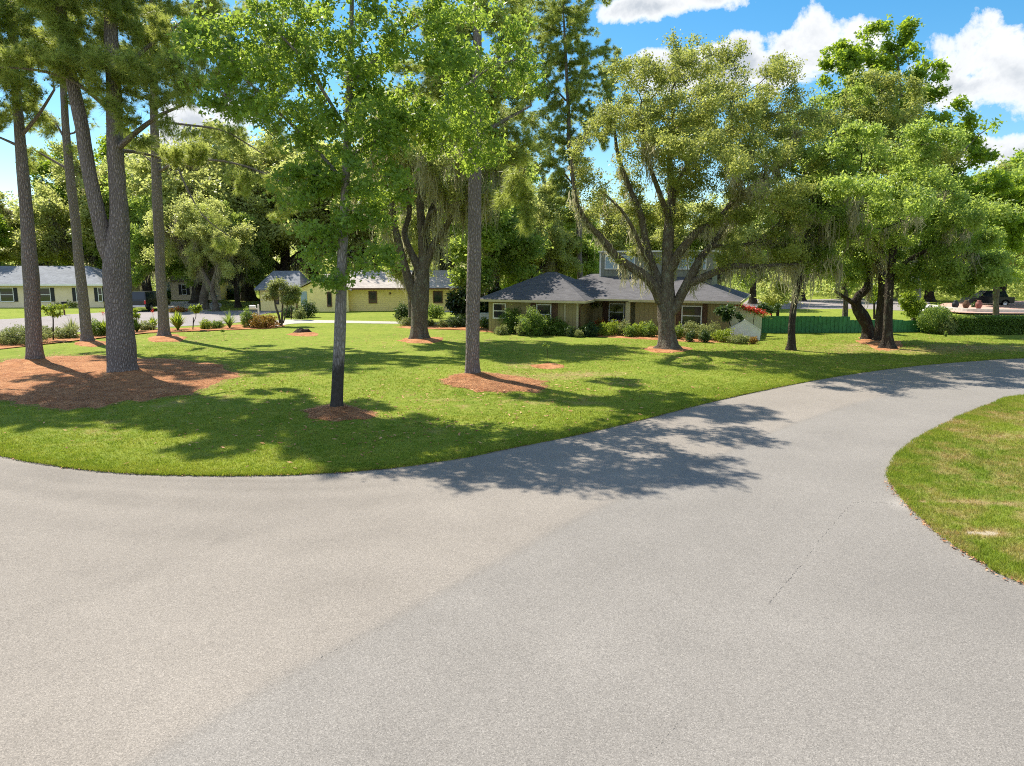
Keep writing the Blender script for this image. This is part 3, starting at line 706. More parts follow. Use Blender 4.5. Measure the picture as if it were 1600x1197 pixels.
def lobes_points(lobes, n, rng, shell=.45):
    vol = np.array([l[3] * l[4] * l[5] for l in lobes]) ** .85; k = rng.choice(len(lobes), n, p=vol / vol.sum())
    L = np.array([l[:6] for l in lobes])[k]
    u = rng.normal(size=(n, 3)); u /= np.linalg.norm(u, axis=1)[:, None]
    r = rng.random(n) ** shell
    Q = L[:, :3] + u * L[:, 3:] * r[:, None]; a = rng.random(6) * 6.28
    f = (np.sin(Q[:, 0] * 2.3 + a[0] + 1.1 * np.sin(Q[:, 2] * 1.3)) + np.sin(Q[:, 1] * 2.1 + a[1] + np.sin(Q[:, 0] * 1.7 + a[2])) + np.sin(Q[:, 2] * 2.6 + a[3] + 1.2 * np.sin(Q[:, 1] * 1.5 + a[4]))) / 3
    return Q[f > GAP[0]]
GAP = [-0.05]

def grow(skel, lobes, n, D, rng, zmin=2.0, dk=None, tip_r=.012, it=140, expo=.46, trop=(0, 0, .05), side=None):
    dk = dk or D * 1.4
    pos = []; par = []; rad = []; sk = []
    for ch in skel:
        R = resample(ch, D)
        if not pos: prev = -1
        else:
            d = np.linalg.norm(np.array(pos) - R[0, :3], axis=1); prev = int(d.argmin())
            R = R[1:] if d.min() < D * 1.2 else R
        for q in R:
            pos.append(q[:3]); par.append(prev); rad.append(q[3]); sk.append(True); prev = len(pos) - 1
    ns = len(pos); P = np.zeros((ns + 60000, 3)); P[:ns] = pos
    A = lobes_points(lobes, n, rng); A = A[A[:, 2] > .4]
    cand = np.array([i for i in range(ns) if P[i, 2] > zmin]) if any(p[2] > zmin for p in pos) else np.arange(ns)
    near = np.zeros(len(A), int); nd = np.full(len(A), 1e9)
    for s in range(0, len(A), 500):
        d = np.linalg.norm(A[s:s + 500, None] - P[cand][None], axis=2); j = d.argmin(1); near[s:s + 500] = cand[j]; nd[s:s + 500] = d[np.arange(len(j)), j]
    alive = nd > dk; N = ns; trop = np.array(trop)
    for _ in range(it):
        if not alive.any(): break
        u, inv = np.unique(near[alive], return_inverse=True)
        v = A[alive] - P[near[alive]]; v /= np.linalg.norm(v, axis=1)[:, None] + 1e-9
        S = np.zeros((len(u), 3)); np.add.at(S, inv, v); cnt = np.bincount(inv)
        S = S / cnt[:, None] + rng.normal(0, .16, S.shape) + trop
        S /= np.linalg.norm(S, axis=1)[:, None] + 1e-9
        new = P[u] + S * D
        m = len(new)
        if N + m > len(P): break
        P[N:N + m] = new; par += u.tolist(); sk += [False] * m; rad += [0.0] * m
        ai = np.where(alive)[0]
        for s in range(0, len(ai), 800):
            q = ai[s:s + 800]; d = np.linalg.norm(A[q, None] - new[None], axis=2); j = d.argmin(1); dm = d[np.arange(len(j)), j]
            b = dm < nd[q]; near[q[b]] = N + j[b]; nd[q[b]] = dm[b]
        alive &= nd > dk
        N += m
    P = P[:N]; par = np.array(par); sk = np.array(sk); rad = np.array(rad)
    cnt = np.zeros(N); nch = np.bincount(par[par >= 0], minlength=N)
    cnt[nch == 0] = 1
    for i in range(N - 1, 0, -1):
        if par[i] >= 0: cnt[par[i]] += cnt[i]
    r = tip_r * np.maximum(cnt, 1) ** expo
    for i in range(N):
        if sk[i]: r[i] = rad[i]
        elif par[i] >= 0: r[i] = min(r[i], r[par[i]] * (.72 if sk[par[i]] else .98))
    return P, par, r, sk

def tubes(P, par, r, sk, base_z, rng, rmin=.0, rough=.06, flare=.55, bigsides=22):
    N = len(P); ch = [[] for _ in range(N)]
    for i in range(N):
        if par[i] >= 0: ch[par[i]].append(i)
    V = []; Fq = []; base = 0; nv = 0
    starts = [(i, -1) for i in range(N) if par[i] < 0]; stack = starts[:]
    ph = rng.random(12) * 6.28
    while stack:
        s, p = stack.pop()
        chain = [] if p < 0 else [p]
        i = s
        while True:
            chain.append(i); c = ch[i]
            if not c: break
            if sk[i]: main = ([q for q in c if sk[q]] or [None])[0] if any(sk[q] for q in c) else max(c, key=lambda q: r[q])
            else: main = max(c, key=lambda q: r[q])
            if any(sk[q] for q in c): main = max([q for q in c if sk[q]], key=lambda q: r[q])
            for q in c:
                if q != main: stack.append((q, i))
            i = main
        if len(chain) < 2 or r[chain[min(1, len(chain) - 1)]] < rmin: continue
        C = P[chain]; rr = r[chain].copy()
        if p >= 0: rr[0] = min(rr[0], rr[1] * 1.25)
        R = rr.max(); ns = bigsides if R > .15 else 9 if R > .06 else 5 if R > .02 else 3
        T = np.gradient(C, axis=0); T /= np.linalg.norm(T, axis=1)[:, None] + 1e-9
        a = np.cross(T[0], (0, 1, 0)); 
        if np.linalg.norm(a) < .1: a = np.cross(T[0], (1, 0, 0))
        a /= np.linalg.norm(a)
        th = np.arange(ns) * 2 * pi / ns; cs, sn = np.cos(th), np.sin(th)
        for k in range(len(C)):
            a = a - T[k] * (a @ T[k]); a /= np.linalg.norm(a) + 1e-9; b = np.cross(T[k], a)
            rk = rr[k] * np.ones(ns)
            if ns >= 20:
                z = C[k, 2] - base_z; w = C[k, 2] * 1.3
                rk = rk * (1 + rough * (np.sin(3 * th + ph[0] + w * .8) * .6 + np.sin(5 * th + ph[1] - w * 1.1) * .45 + np.sin(2 * th + w * .5 + ph[2]) * .7) + rng.normal(0, rough * .32, ns))
                if p < 0: rk = rk * (1 + flare * np.exp(-z / .35) * (1 + .45 * np.sin(4 * th + ph[3]) + .3 * np.sin(7 * th + ph[4])))
            V.append(C[k] + (a * cs[:, None] + b * sn[:, None]) * rk[:, None])
        q = np.arange(len(C) - 1)[:, None] * ns + np.arange(ns)[None]; q2 = np.arange(len(C) - 1)[:, None] * ns + (np.arange(ns)[None] + 1) % ns
        Fq.append(np.stack([q, q2, q2 + ns, q + ns], -1).reshape(-1, 4) + nv); nv += len(C) * ns
    return np.concatenate(V), np.concatenate(Fq)

def unit(v): return v / (np.linalg.norm(v, axis=-1, keepdims=True) + 1e-9)
def leaf_geo(C, outw, size, rng, kind='kite', aspect=.55, up=.5):
    n = len(C); s = size * (.65 + rng.random(n) * .7)
    nr = unit(rng.normal(size=(n, 3)) + np.array((0, 0, up)) + outw * .35)
    u = unit(rng.normal(size=(n, 3)) + outw * .8 + np.array((0, 0, -.25))); u = unit(u - nr * (u * nr).sum(1)[:, None]); w = np.cross(nr, u)
    def kite(uu, ww, L, A):
        fold = nr * (A * .22)[:, None]
        return np.stack([C, C + uu * (L * .48)[:, None] + ww * A[:, None] + fold, C + uu * L[:, None], C + uu * (L * .48)[:, None] - ww * A[:, None] + fold], 1)
    if kind == 'kite': return kite(u, w, s, s * aspect * .5), np.arange(n)
    out = []
    for ang, k in ((-1.05, .82), (0, 1.0), (1.05, .82)):
        uu = u * cos(ang) + w * sin(ang); ww = w * cos(ang) - u * sin(ang); out.append(kite(uu, ww, s * .62 * k, s * .62 * k * .30))
    return np.concatenate(out), np.tile(np.arange(n), 3)

def crown_leaves(P, par, r, sk, rng, count, size, spread, kind='kite', aspect=.55, thr=.03, ctr=None, clump=.5):
    idx = np.where((~sk) & (r < thr))[0]
    w = rng.random(len(idx)) ** 2.6 + .06; k = rng.choice(idx, count, p=w / w.sum())
    C = P[k] + rng.normal(0, spread, (count, 3)) * np.array((1, 1, .75))
    ctr = P[idx].mean(0) if ctr is None else ctr
    outw = unit(P[k] - ctr)
    V, m = leaf_geo(C, outw, size, rng, kind, aspect)
    node_r = rng.random(len(P)); rnd = (node_r[k] * clump + rng.random(count) * (1 - clump))
    return V, rnd[m]

def needles(P, par, r, sk, rng, tufts, per, L, w, thr=.03, spread=.15):
    idx = np.where((~sk) & (r < thr) & (par >= 0))[0]
    k = rng.choice(idx, tufts); d = unit(P[k] - P[par[k]] + 1e-6)
    c = P[k] + rng.normal(0, spread, (tufts, 3)); node = rng.random(tufts)
    c = np.repeat(c, per, 0); d = np.repeat(d, per, 0); n = len(c)
    dirs = unit(d * .75 + np.array((0, 0, .15)) + rng.normal(0, .55, (n, 3)))
    ln = L * (.7 + rng.random(n) * .5); sd = unit(np.cross(dirs, rng.normal(size=(n, 3)))) * w
    st = c - dirs * .03
    tip = c + dirs * ln[:, None] + np.array((0, 0, -1)) * (ln * .18)[:, None]
    T = np.stack([st - sd, st + sd, tip], 1)
    return T, np.repeat(node, per) * .55 + rng.random(n) * .40 + (np.repeat(node, per) > .93) * .1

def moss_strands(P, par, r, sk, rng, clumps, L, zlo, zhi, rlo=.012, rhi=.35, per=9, region=None):
    ok = (r > rlo) & (r < rhi) & (P[:, 2] > zlo) & (P[:, 2] < zhi)
    idx = np.where(ok)[0]
    if len(idx) == 0: return None, None
    k = rng.choice(idx, clumps); LL = np.repeat(L * (.3 + rng.random(clumps) ** 1.5 * 1.3), per)
    c = np.repeat(P[k], per, 0) + rng.normal(0, .13, (clumps * per, 3)) * (1, 1, .3); n = len(c)
    LL = LL * (.4 + rng.random(n) * .7); a = rng.random(n) * pi; w = .012 + rng.random(n) * .028
    d = np.stack([np.cos(a), np.sin(a), a * 0], -1)
    segs = 4; q = []; prev = c; pw = w * .6
    for s in range(segs):
        nx = c + np.stack([rng.normal(0, .035, n) * (s + 1), rng.normal(0, .035, n) * (s + 1), -LL * (s + 1) / segs], -1)
        nw = w * (1.0, .95, .7, .12)[s] * (.6 + rng.random(n) * .8)
        q.append(np.stack([prev - d * pw[:, None], prev + d * pw[:, None], nx + d * nw[:, None], nx - d * nw[:, None]], 1)); prev = nx; pw = nw
    nd = rng.random(n)
    return np.concatenate(q), np.tile(nd * .7 + np.repeat(rng.random(clumps), per) * .3, segs)

def tree(name, label, cat, base, skel, lobes, bark, kind='broad', leaf=None, n_attr=1500, D=.4, count=60000, size=.13, spread=.22, shape='kite', aspect=.55,
         zmin=2.0, moss=None, seed=1, tip_r=.012, group=None, dead=None, rough=.06, flare=.5, thr=.03, needle=None, clump=.5, expo=.46, trop=(0, 0, .05), base_z=0.0, extra_skel_leaf=None):
    rng = np.random.default_rng(seed)
    base = np.array(base, float)
    sk_ = [[(q[0] - base[0], q[1] - base[1], q[2], q[3]) for q in ch] for ch in skel]
    lb = [(l[0] - base[0], l[1] - base[1], l[2], l[3], l[4], l[5]) for l in lobes]
    P, par, r, sk = grow(sk_, lb, n_attr, D, rng, zmin=zmin, tip_r=tip_r, expo=expo, trop=trop)
    root = empty(name, (base[0], base[1], 0), label=label, cat=cat, group=group)
    V, Fq = tubes(P, par, r, sk, base_z, rng, rough=rough, flare=flare)
    mesh_raw('trunk', V, Fq, MT[bark], root, smooth=True)
    if kind == 'pine':
        T, rn = needles(P, par, r, sk, rng, *needle, thr=thr)
    else:
        T, rn = crown_leaves(P, par, r, sk, rng, count, size, spread, shape, aspect, thr, clump=clump)
    if T is not None:
        T = T[T[:, :, 2].min(1) > .05] if True else T
        rn = rn[:len(T)]
        mesh_polys('crown', T, rn, MT[leaf], root)
    if moss:
        T, rn = moss_strands(P, par, r, sk, rng, *moss)
        if T is not None: mesh_polys('moss', T, rn, MT['moss'], root)
    return root

def px_chain(pts, Yb):
    """pts (px,py,dY,r) traced at the tree's own distance"""
    return [(*AT(p[0], p[1], Yb + p[2]), p[3]) for p in pts]
def px_lobes(ls, Yb):
    """(px,py,dY, rx px, rz px, ry m)"""
    o = []
    for (px, py, dy, rx, rz, ry) in ls:
        c = AT(px, py, Yb + dy); k = (Yb + dy) / F; o.append((c[0], c[1], c[2], rx * k, ry, rz * k))
    return o
def base_of(px, py): g = G(px, py); return (g[0], g[1])

# ---- slender broadleaf (centre left, in front)
bx, by = base_of(527, 643)
tree('broadleaf_tree', 'slender leafy broadleaf tree with blackened trunk foot in a small mulch ring', 'tree', (bx, by),
     [[(bx, by, -.05, .20), (bx, by, .3, .19)] + px_chain([(531, 520, 0, .185), (534, 430, 0, .165), (538, 330, .1, .14), (543, 220, 0, .115), (547, 110, 0, .09), (550, 0, 0, .06), (552, -90, 0, .025)], by),
      px_chain([(541, 290, 0, .08), (500, 240, .4, .055), (440, 180, .6, .04), (370, 110, .3, .02)], by), px_chain([(543, 245, 0, .08), (600, 215, .8, .055), (670, 180, 1.8, .045), (760, 110, 3, .03), (820, 90, 3.6, .02)], by),
      px_chain([(545, 140, 0, .07), (610, 70, .6, .05), (700, 10, .9, .03)], by), px_chain([(543, 205, 0, .06), (470, 90, -.8, .04), (400, 20, -1, .02)], by)],
     px_lobes([(540, 405, 0, 78, 62, 1.5), (505, 350, .3, 62, 70, 1.4), (585, 395, -.3, 42, 50, 1.0), (560, 270, 0, 95, 90, 2.0), (470, 250, .5, 70, 80, 1.6), (560, 130, 0, 150, 110, 2.8), (410, 120, .6, 95, 85, 2.0), (340, 95, .2, 66, 66, 1.5),
               (330, 50, .2, 45, 40, 1.2), (680, 130, 0, 100, 92, 1.9), (790, 90, 3.2, 64, 80, 1.5), (730, 215, 2.6, 70, 68, 1.4), (640, 20, 0, 130, 56, 2.0), (450, 30, .2, 120, 60, 2.2), (550, -50, 0, 100, 34, 1.5),
               (545, 462, 0, 36, 20, .6)], by),
     'bgum', leaf='gum', n_attr=3400, D=.30, count=43000, size=.165, spread=.17, shape='palm', zmin=3.6, seed=21, rough=.03, flare=.25, thr=.016, tip_r=.006, clump=.35)

# ---- pines
def pine(label, bp, skel, lobes, seed, tufts=5200, n_attr=1000, r_tip=.011, zmin=6.5, gw=.0095, rough=.045, per=24, D=.38):
    bx, by = base_of(*bp); GAP[0] = 0.16
    chains = []
    for i, ch in enumerate(skel):
        c = px_chain(ch, by)
        if i == 0: c = [(bx, by, -.08, ch[0][3] * 1.02), (bx + .0, by, .25, ch[0][3])] + c
        chains.append(c)
    return tree('pine_tree', label, 'tree', (bx, by), chains, px_lobes(lobes, by), 'bpine', kind='pine', leaf='pine', n_attr=n_attr, D=D,
                needle=(int(tufts * .60), per, .34, gw), zmin=zmin, seed=seed, tip_r=r_tip, rough=rough, flare=.42, thr=.042, trop=(0, 0, .02), expo=.44)
pine('tall pine with a single straight trunk in the middle of the lawn', (738, 592),
     [[(739, 500, 0, .30), (740.5, 430, 0, .30), (741.5, 360, 0, .27), (742, 290, 0, .255), (743, 200, 0, .23), (745, 110, 0, .2), (746, 20, 0, .15), (747, -50, 0, .06)],
      [(743, 215, 0, .11), (785, 190, .8, .08), (830, 165, 1.5, .04)], [(743, 265, 0, .09), (780, 250, 1.2, .07), (820, 265, 2.4, .04)],
      [(744, 120, 0, .1), (790, 80, 1.2, .06), (825, 60, 2.2, .03)]],
     [(815, 300, 3.0, 40, 44, 1.2), (820, 340, 3.0, 30, 30, 1.0), (790, 20, .8, 40, 36, 1.2),
      (735, 20, .8, 80, 40, 1.6), (670, 90, 1.6, 60, 50, 1.4), (640, 180, 1.4, 56, 46, 1.2), (800, 230, 1.6, 50, 46, 1.2), (780, 130, 1.0, 50, 60, 1.4)], 31, tufts=9000, n_attr=1500)
pine('tall pine rising behind the hip roofed wing of the olive house', (905, 495),
     [[(907, 450, 0, .28), (905, 400, 0, .26), (904, 340, 0, .25), (897, 290, 0, .22), (890, 240, 0, .2), (888, 170, 0, .17), (884, 90, 0, .13), (880, 10, 0, .06)],
      [(896, 290, 0, .09), (870, 260, .5, .07), (840, 262, 1, .04)], [(890, 240, 0, .09), (925, 200, -.6, .06), (945, 180, -1, .03)], [(887, 160, 0, .09), (850, 120, -.8, .05)]],
     [(900, 120, 0, 70, 66, 3.0), (815, 50, 0, 50, 56, 2.6), (820, 150, 0, 46, 44, 2.4), (930, 150, 0, 44, 40, 2), (850, 270, 0, 50, 40, 2.4), (905, 260, 0, 34, 34, 1.8), (865, 50, .5, 72, 56, 3.0), (930, 200, 0, 40, 44, 2.0), (870, 215, 0, 60, 50, 2.4), (868, 310, 0, 52, 48, 2.2), (895, 372, 0, 34, 32, 1.6), (945, 85, 0, 26, 34, 1.4), (845, 380, .5, 34, 26, 1.5), (900, -10, 0, 60, 40, 2.4)], 36, tufts=26000, n_attr=4300, gw=.014, zmin=5)
pine('thickest pine, trunk forking low with one stem leaning left', (193, 589),
     [[(190, 540, 0, .56), (186, 480, 0, .49), (182, 420, 0, .52), (184, 380, 0, .45), (186, 330, 0, .36), (182, 260, 0, .33), (179, 200, 0, .31), (177, 130, 0, .27), (174, 50, 0, .24), (172, -40, 0, .2), (170, -150, 0, .17), (168, -300, 0, .06)],
      [(176, 415, 0, .30), (165, 385, -.1, .32), (153, 335, -.2, .30), (139, 265, -.3, .28), (128, 200, -.4, .26), (115, 140, -.5, .23), (103, 80, -.6, .2), (95, 10, -.8, .17), (88, -90, -.8, .14), (82, -220, -.8, .05)],
      [(181, 235, 0, .13), (215, 205, -.6, .1), (250, 180, -1.0, .07), (285, 165, -1.4, .04)], [(180, 180, 0, .1), (120, 130, -.8, .07), (60, 110, -1.4, .05), (0, 105, -2, .03)],
      [(178, 120, 0, .1), (235, 70, .6, .08), (290, 30, 1.2, .04)], [(182, 235, 0, .09), (225, 240, 1.2, .06), (300, 262, 2, .03)]],
     [(200, 130, -1, 70, 46, 1.8), (270, 130, -1.2, 50, 50, 1.6), (240, 60, .8, 80, 60, 2.4), (170, 60, 0, 80, 50, 2.2), (90, 100, -1, 70, 36, 1.6), (15, 80, -1.6, 55, 40, 1.4), (160, -20, 0, 120, 50, 2.8), (110, 20, -1, 60, 60, 2),
      (240, 215, -.8, 50, 24, 1.2), (300, 240, 1.6, 40, 26, 1.1), (160, -110, 0, 120, 60, 2.8), (300, 30, 1, 60, 46, 1.8), (165, -210, 0, 120, 60, 3), (90, -170, -.8, 100, 60, 2.6), (250, -130, 1, 80, 50, 2.4), (168, -300, 0, 80, 50, 2.4)], 32, tufts=21000, n_attr=2900, rough=.075)
pine('leftmost pine, with an old scar on its trunk, in the straw bed', (55, 568),
     [[(52, 500, 0, .35), (49, 440, 0, .36), (46, 405, 0, .34), (42, 340, 0, .27), (36, 270, 0, .25), (30, 200, 0, .22), (24, 130, 0, .19), (18, 50, 0, .16), (12, -40, 0, .14), (6, -140, 0, .10), (2, -240, 0, .04)],
      [(31, 215, 0, .09), (60, 180, -.4, .07), (85, 140, -.8, .05)], [(33, 230, 0, .08), (0, 215, .3, .05), (-40, 200, .5, .03)]],
     [(20, 40, 0, 80, 60, 2.4), (70, 130, -.5, 36, 30, 1.3), (-30, 90, 0, 60, 60, 2), (25, 165, .3, 50, 24, 1.3), (-35, 195, .4, 50, 34, 1.3), (30, 255, .2, 20, 14, .7), (10, -60, 0, 90, 50, 2.2), (75, 60, 0, 50, 50, 1.5), (0, -150, 0, 100, 60, 2.8), (2, -230, 0, 70, 46, 2.2)], 33, tufts=12000, n_attr=1900)
pine('pine added off the left picture edge to dapple the lawn, only its hanging boughs in view', (-118, 578),  # added pine, trunk out of view; its crown casts dapple on the left lawn
     [[(-122, 500, 0, .34), (-128, 400, 0, .3), (-134, 280, 0, .26), (-140, 150, 0, .22), (-144, 20, 0, .18), (-148, -120, 0, .12), (-150, -220, 0, .05)],
      [(-136, 250, 0, .1), (-90, 190, 0, .07), (-40, 150, 0, .05), (0, 130, 0, .03)], [(-140, 150, 0, .09), (-80, 80, 0, .06), (-30, 40, 0, .03)]],
     [(-30, 150, 0, 50, 46, 1.6), (0, 110, 0, 40, 40, 1.4), (-60, 60, 0, 70, 60, 2.2), (-130, -20, 0, 110, 70, 3), (-150, -140, 0, 100, 60, 2.8), (-190, 100, 0, 70, 60, 2.2), (-20, 20, 0, 50, 50, 1.8)], 37, tufts=11000, n_attr=1800)
pine('slim pine leaning left, between the two bigger left pines', (137, 535),
     [[(131, 480, 0, .31), (124, 410, 0, .285), (117, 340, 0, .26), (108, 260, 0, .24), (102, 190, 0, .21), (98, 110, 0, .18), (94, 30, 0, .16), (90, -60, 0, .12), (86, -150, 0, .05)],
      [(112, 268, 0, .09), (85, 252, .2, .07), (50, 232, .5, .04)], [(105, 225, 0, .07), (85, 190, -.3, .05), (60, 170, -.5, .03)], [(110, 215, 0, .06), (130, 190, .4, .04)]],
     [(95, 50, 0, 66, 46, 2.4), (60, 190, -.3, 30, 22, 1.3), (55, 240, .4, 24, 14, 1.0), (130, 175, .5, 26, 24, 1.3), (90, -30, 0, 76, 46, 2.8), (88, -110, 0, 80, 46, 3), (40, 110, 0, 40, 30, 1.6), (140, 110, .6, 34, 34, 1.8), (115, 225, 0, 20, 12, .8)], 34, tufts=11000, n_attr=1700)
pine('straight pine beside the street border, right of the forked pine', (257, 528),
     [[(254, 480, 0, .33), (250, 410, 0, .31), (247, 340, 0, .31), (244, 260, 0, .29), (241, 190, 0, .25), (239, 110, 0, .2), (238, 30, 0, .17), (236, -60, 0, .13), (234, -160, 0, .05)],
      [(246, 270, 0, .10), (275, 255, -.5, .085), (330, 250, -1, .07), (390, 262, -1.4, .05), (440, 285, -1.8, .03)], [(243, 170, 0, .10), (285, 140, -1, .09), (330, 135, -1.6, .07), (380, 175, -2, .05), (430, 215, -2.2, .03)],
      [(275, 255, -.5, .06), (295, 300, -1, .05), (320, 340, -1.6, .04), (360, 370, -1.8, .02)], [(243, 190, 0, .1), (290, 195, -1, .07), (350, 205, -1.6, .05), (410, 240, -2, .03)], [(246, 260, 0, .06), (215, 235, .4, .04)]],
     [(360, 60, -1.2, 60, 50, 2.0), (240, 60, 0, 80, 60, 2.8), (330, 110, -1.5, 70, 40, 2), (400, 175, -2, 66, 36, 1.6), (440, 235, -2, 50, 34, 1.4), (340, 215, -1.2, 60, 26, 1.4), (215, 215, .2, 36, 24, 1.3), (400, 290, -1.6, 46, 22, 1.2), (330, 335, -1.6, 26, 26, 1.1), (360, 385, -1.8, 26, 18, .8),
      (300, 40, -.5, 70, 50, 2.2), (236, -30, 0, 90, 50, 3), (234, -120, 0, 80, 46, 3), (420, 60, -2, 80, 60, 2), (280, 160, -.5, 40, 24, 1.4), (435, 330, -1.8, 30, 20, 1)], 35, tufts=18500, n_attr=2600, zmin=5.5)

GAP[0] = -0.05
# ---- forked mossy oak
bx, by = base_of(655, 531)
tree('oak_tree', 'mossy oak with a trunk that forks into three upright limbs', 'tree', (bx, by),
     [[(bx, by, -.05, .50), (bx, by, .3, .50)] + px_chain([(655, 500, 0, .50), (656, 470, 0, .54), (658, 445, 0, .50), (662, 410, 0, .34), (660, 370, 0, .30), (657, 330, 0, .25), (655, 280, .3, .18), (650, 220, .5, .1)], by),
      px_chain([(648, 470, 0, .32), (636, 430, -.1, .28), (624, 385, -.3, .25), (614, 340, -.5, .2), (608, 290, -.8, .13)], by),
      px_chain([(658, 428, 0, .3), (645, 400, .2, .24), (632, 365, .5, .2), (640, 330, .8, .16), (632, 280, 1, .1)], by),
      px_chain([(664, 420, 0, .28), (676, 385, -.2, .24), (692, 362, -.5, .2), (708, 335, -.8, .17), (725, 305, -1, .1)], by),
      px_chain([(665, 395, 0, .22), (668, 350, .5, .2), (677, 320, .9, .16), (695, 295, 1.2, .1)], by), px_chain([(662, 370, 0, .2), (672, 335, -.9, .16), (690, 325, -1.3, .1), (715, 318, -2, .07)], by)],
     px_lobes([(650, 210, .5, 80, 60, 3), (640, 200, 4, 80, 40, 2.6), (690, 240, -4, 70, 34, 2.2), (600, 180, -2, 60, 40, 2.6), (740, 180, 2, 60, 40, 2.8), (600, 250, -.5, 46, 40, 2), (725, 250, -.5, 60, 46, 2.4), (600, 330, -.5, 26, 40, 1.6), (745, 320, 0, 40, 26, 2), (660, 270, 1, 60, 34, 2.4), (690, 160, 0, 90, 50, 3), (570, 290, .5, 30, 40, 2), (770, 250, 1, 46, 50, 2)], by),
     'boak', leaf='oakg', n_attr=2600, D=.42, count=78000, size=.15, spread=.26, zmin=4.5, seed=41, moss=(900, 1.8, 4.5, 15, .008, .30, 11), rough=.08, flare=.35)

GAP[0] = 0.02
# ---- big spreading oak on the right of the house front
bx, by = base_of(1043, 546)
tree('oak_tree', 'big spreading oak with pale mossy limbs before the olive house', 'tree', (bx, by),
     [[(bx, by, -.05, .54), (bx + .02, by, .3, .52)] + px_chain([(1042, 515, 0, .48), (1041, 485, 0, .48), (1041, 460, 0, .46), (1042, 435, 0, .33), (1043, 410, 0, .30), (1044, 380, 0, .30), (1047, 340, .2, .27), (1050, 300, .3, .22), (1046, 255, .5, .17), (1052, 200, .3, .11), (1050, 140, .3, .06)], by),
      px_chain([(1034, 478, 0, .34), (1026, 455, -.1, .29), (1008, 432, -.4, .24), (985, 417, -.7, .22), (962, 400, -1.1, .2), (940, 372, -1.5, .17), (918, 348, -2, .13), (900, 310, -2.3, .09), (893, 250, -2.5, .06)], by),
      px_chain([(1034, 450, 0, .27), (1022, 425, .3, .25), (1012, 395, .5, .22), (1006, 360, .7, .2), (1000, 330, .8, .17), (982, 290, 1, .14), (965, 240, 1, .1), (960, 190, 1, .06)], by),
      px_chain([(1024, 420, .2, .14), (1005, 395, -.3, .12), (988, 355, -.8, .1), (968, 325, -1.2, .07), (940, 300, -1.5, .05)], by),
      px_chain([(1048, 425, 0, .26), (1058, 400, -.3, .24), (1075, 378, -.8, .22), (1095, 358, -1.2, .19), (1120, 345, -1.6, .15), (1150, 310, -2, .11), (1190, 280, -2.4, .07)], by),
      px_chain([(1051, 490, 0, .30), (1060, 470, -.1, .28), (1070, 450, -.2, .26), (1080, 430, -.3, .24), (1095, 403, -.1, .2), (1110, 385, .2, .16), (1135, 350, .6, .12), (1150, 300, 1, .08)], by),
      px_chain([(1078, 445, -.2, .22), (1095, 435, -.7, .2), (1118, 425, -1.2, .18), (1140, 416, -1.6, .16), (1175, 416, -2, .12), (1215, 414, -2.4, .08), (1250, 412, -2.6, .05)], by),
      px_chain([(1110, 385, .2, .12), (1150, 384, -.5, .1), (1185, 376, -1, .07), (1215, 350, -1.2, .04)], by),
      px_chain([(1050, 300, .3, .16), (1080, 250, 1, .12), (1120, 220, 1.4, .1), (1160, 195, 1.8, .06)], by),
      px_chain([(1047, 345, .2, .16), (1030, 300, -.8, .13), (1010, 240, -1.2, .1), (1000, 170, -1.4, .06)], by)],
     px_lobes([(1060, 115, 0, 82, 50, 4), (1062, 60, 0, 34, 20, 1.6), (1110, 85, .5, 54, 30, 2), (1000, 165, -1, 76, 50, 3), (955, 215, -1.5, 54, 50, 2.2), (1150, 160, 1, 92, 56, 4), (1215, 115, .5, 36, 40, 1.8), (1200, 225, .5, 84, 56, 3.6), (1120, 255, -1.6, 90, 52, 3),
               (930, 300, -2, 46, 42, 2), (1180, 320, -1.8, 80, 42, 3), (1215, 385, -2.2, 56, 36, 2.2), (1235, 180, 0, 46, 60, 2.4), (1040, 215, 2, 90, 46, 2.6), (1140, 400, -1.2, 40, 34, 1.4), (1000, 300, 2, 50, 40, 2), (1060, 310, 2, 60, 36, 2), (1020, 340, 1.5, 40, 26, 1.4), (955, 350, 0, 34, 24, 1.4), (965, 425, -1.2, 18, 20, .9), (1062, 392, .8, 36, 18, 1.2), (1000, 385, .4, 22, 20, 1), (1262, 200, -.5, 50, 56, 3), (1255, 290, -.5, 50, 44, 2.6), (1085, 345, -1.4, 34, 22, 1.3), (1060, 200, -3.6, 80, 40, 2.6), (1120, 150, -4.5, 70, 34, 2.4), (1180, 240, -4.5, 60, 30, 2.2), (1010, 110, -3, 50, 30, 2.2), (1150, 262, -8, 70, 30, 2.2), (1085, 225, -7, 60, 28, 2.0), (1225, 300, -7, 56, 30, 2.2)], by),
     'boak', leaf='oak', n_attr=5400, D=.40, count=150000, size=.13, spread=.21, zmin=4.2, seed=42, moss=(430, 1.0, 3.2, 12, .02, .26, 8), rough=.09, flare=.5, thr=.022, tip_r=.010, clump=.65)

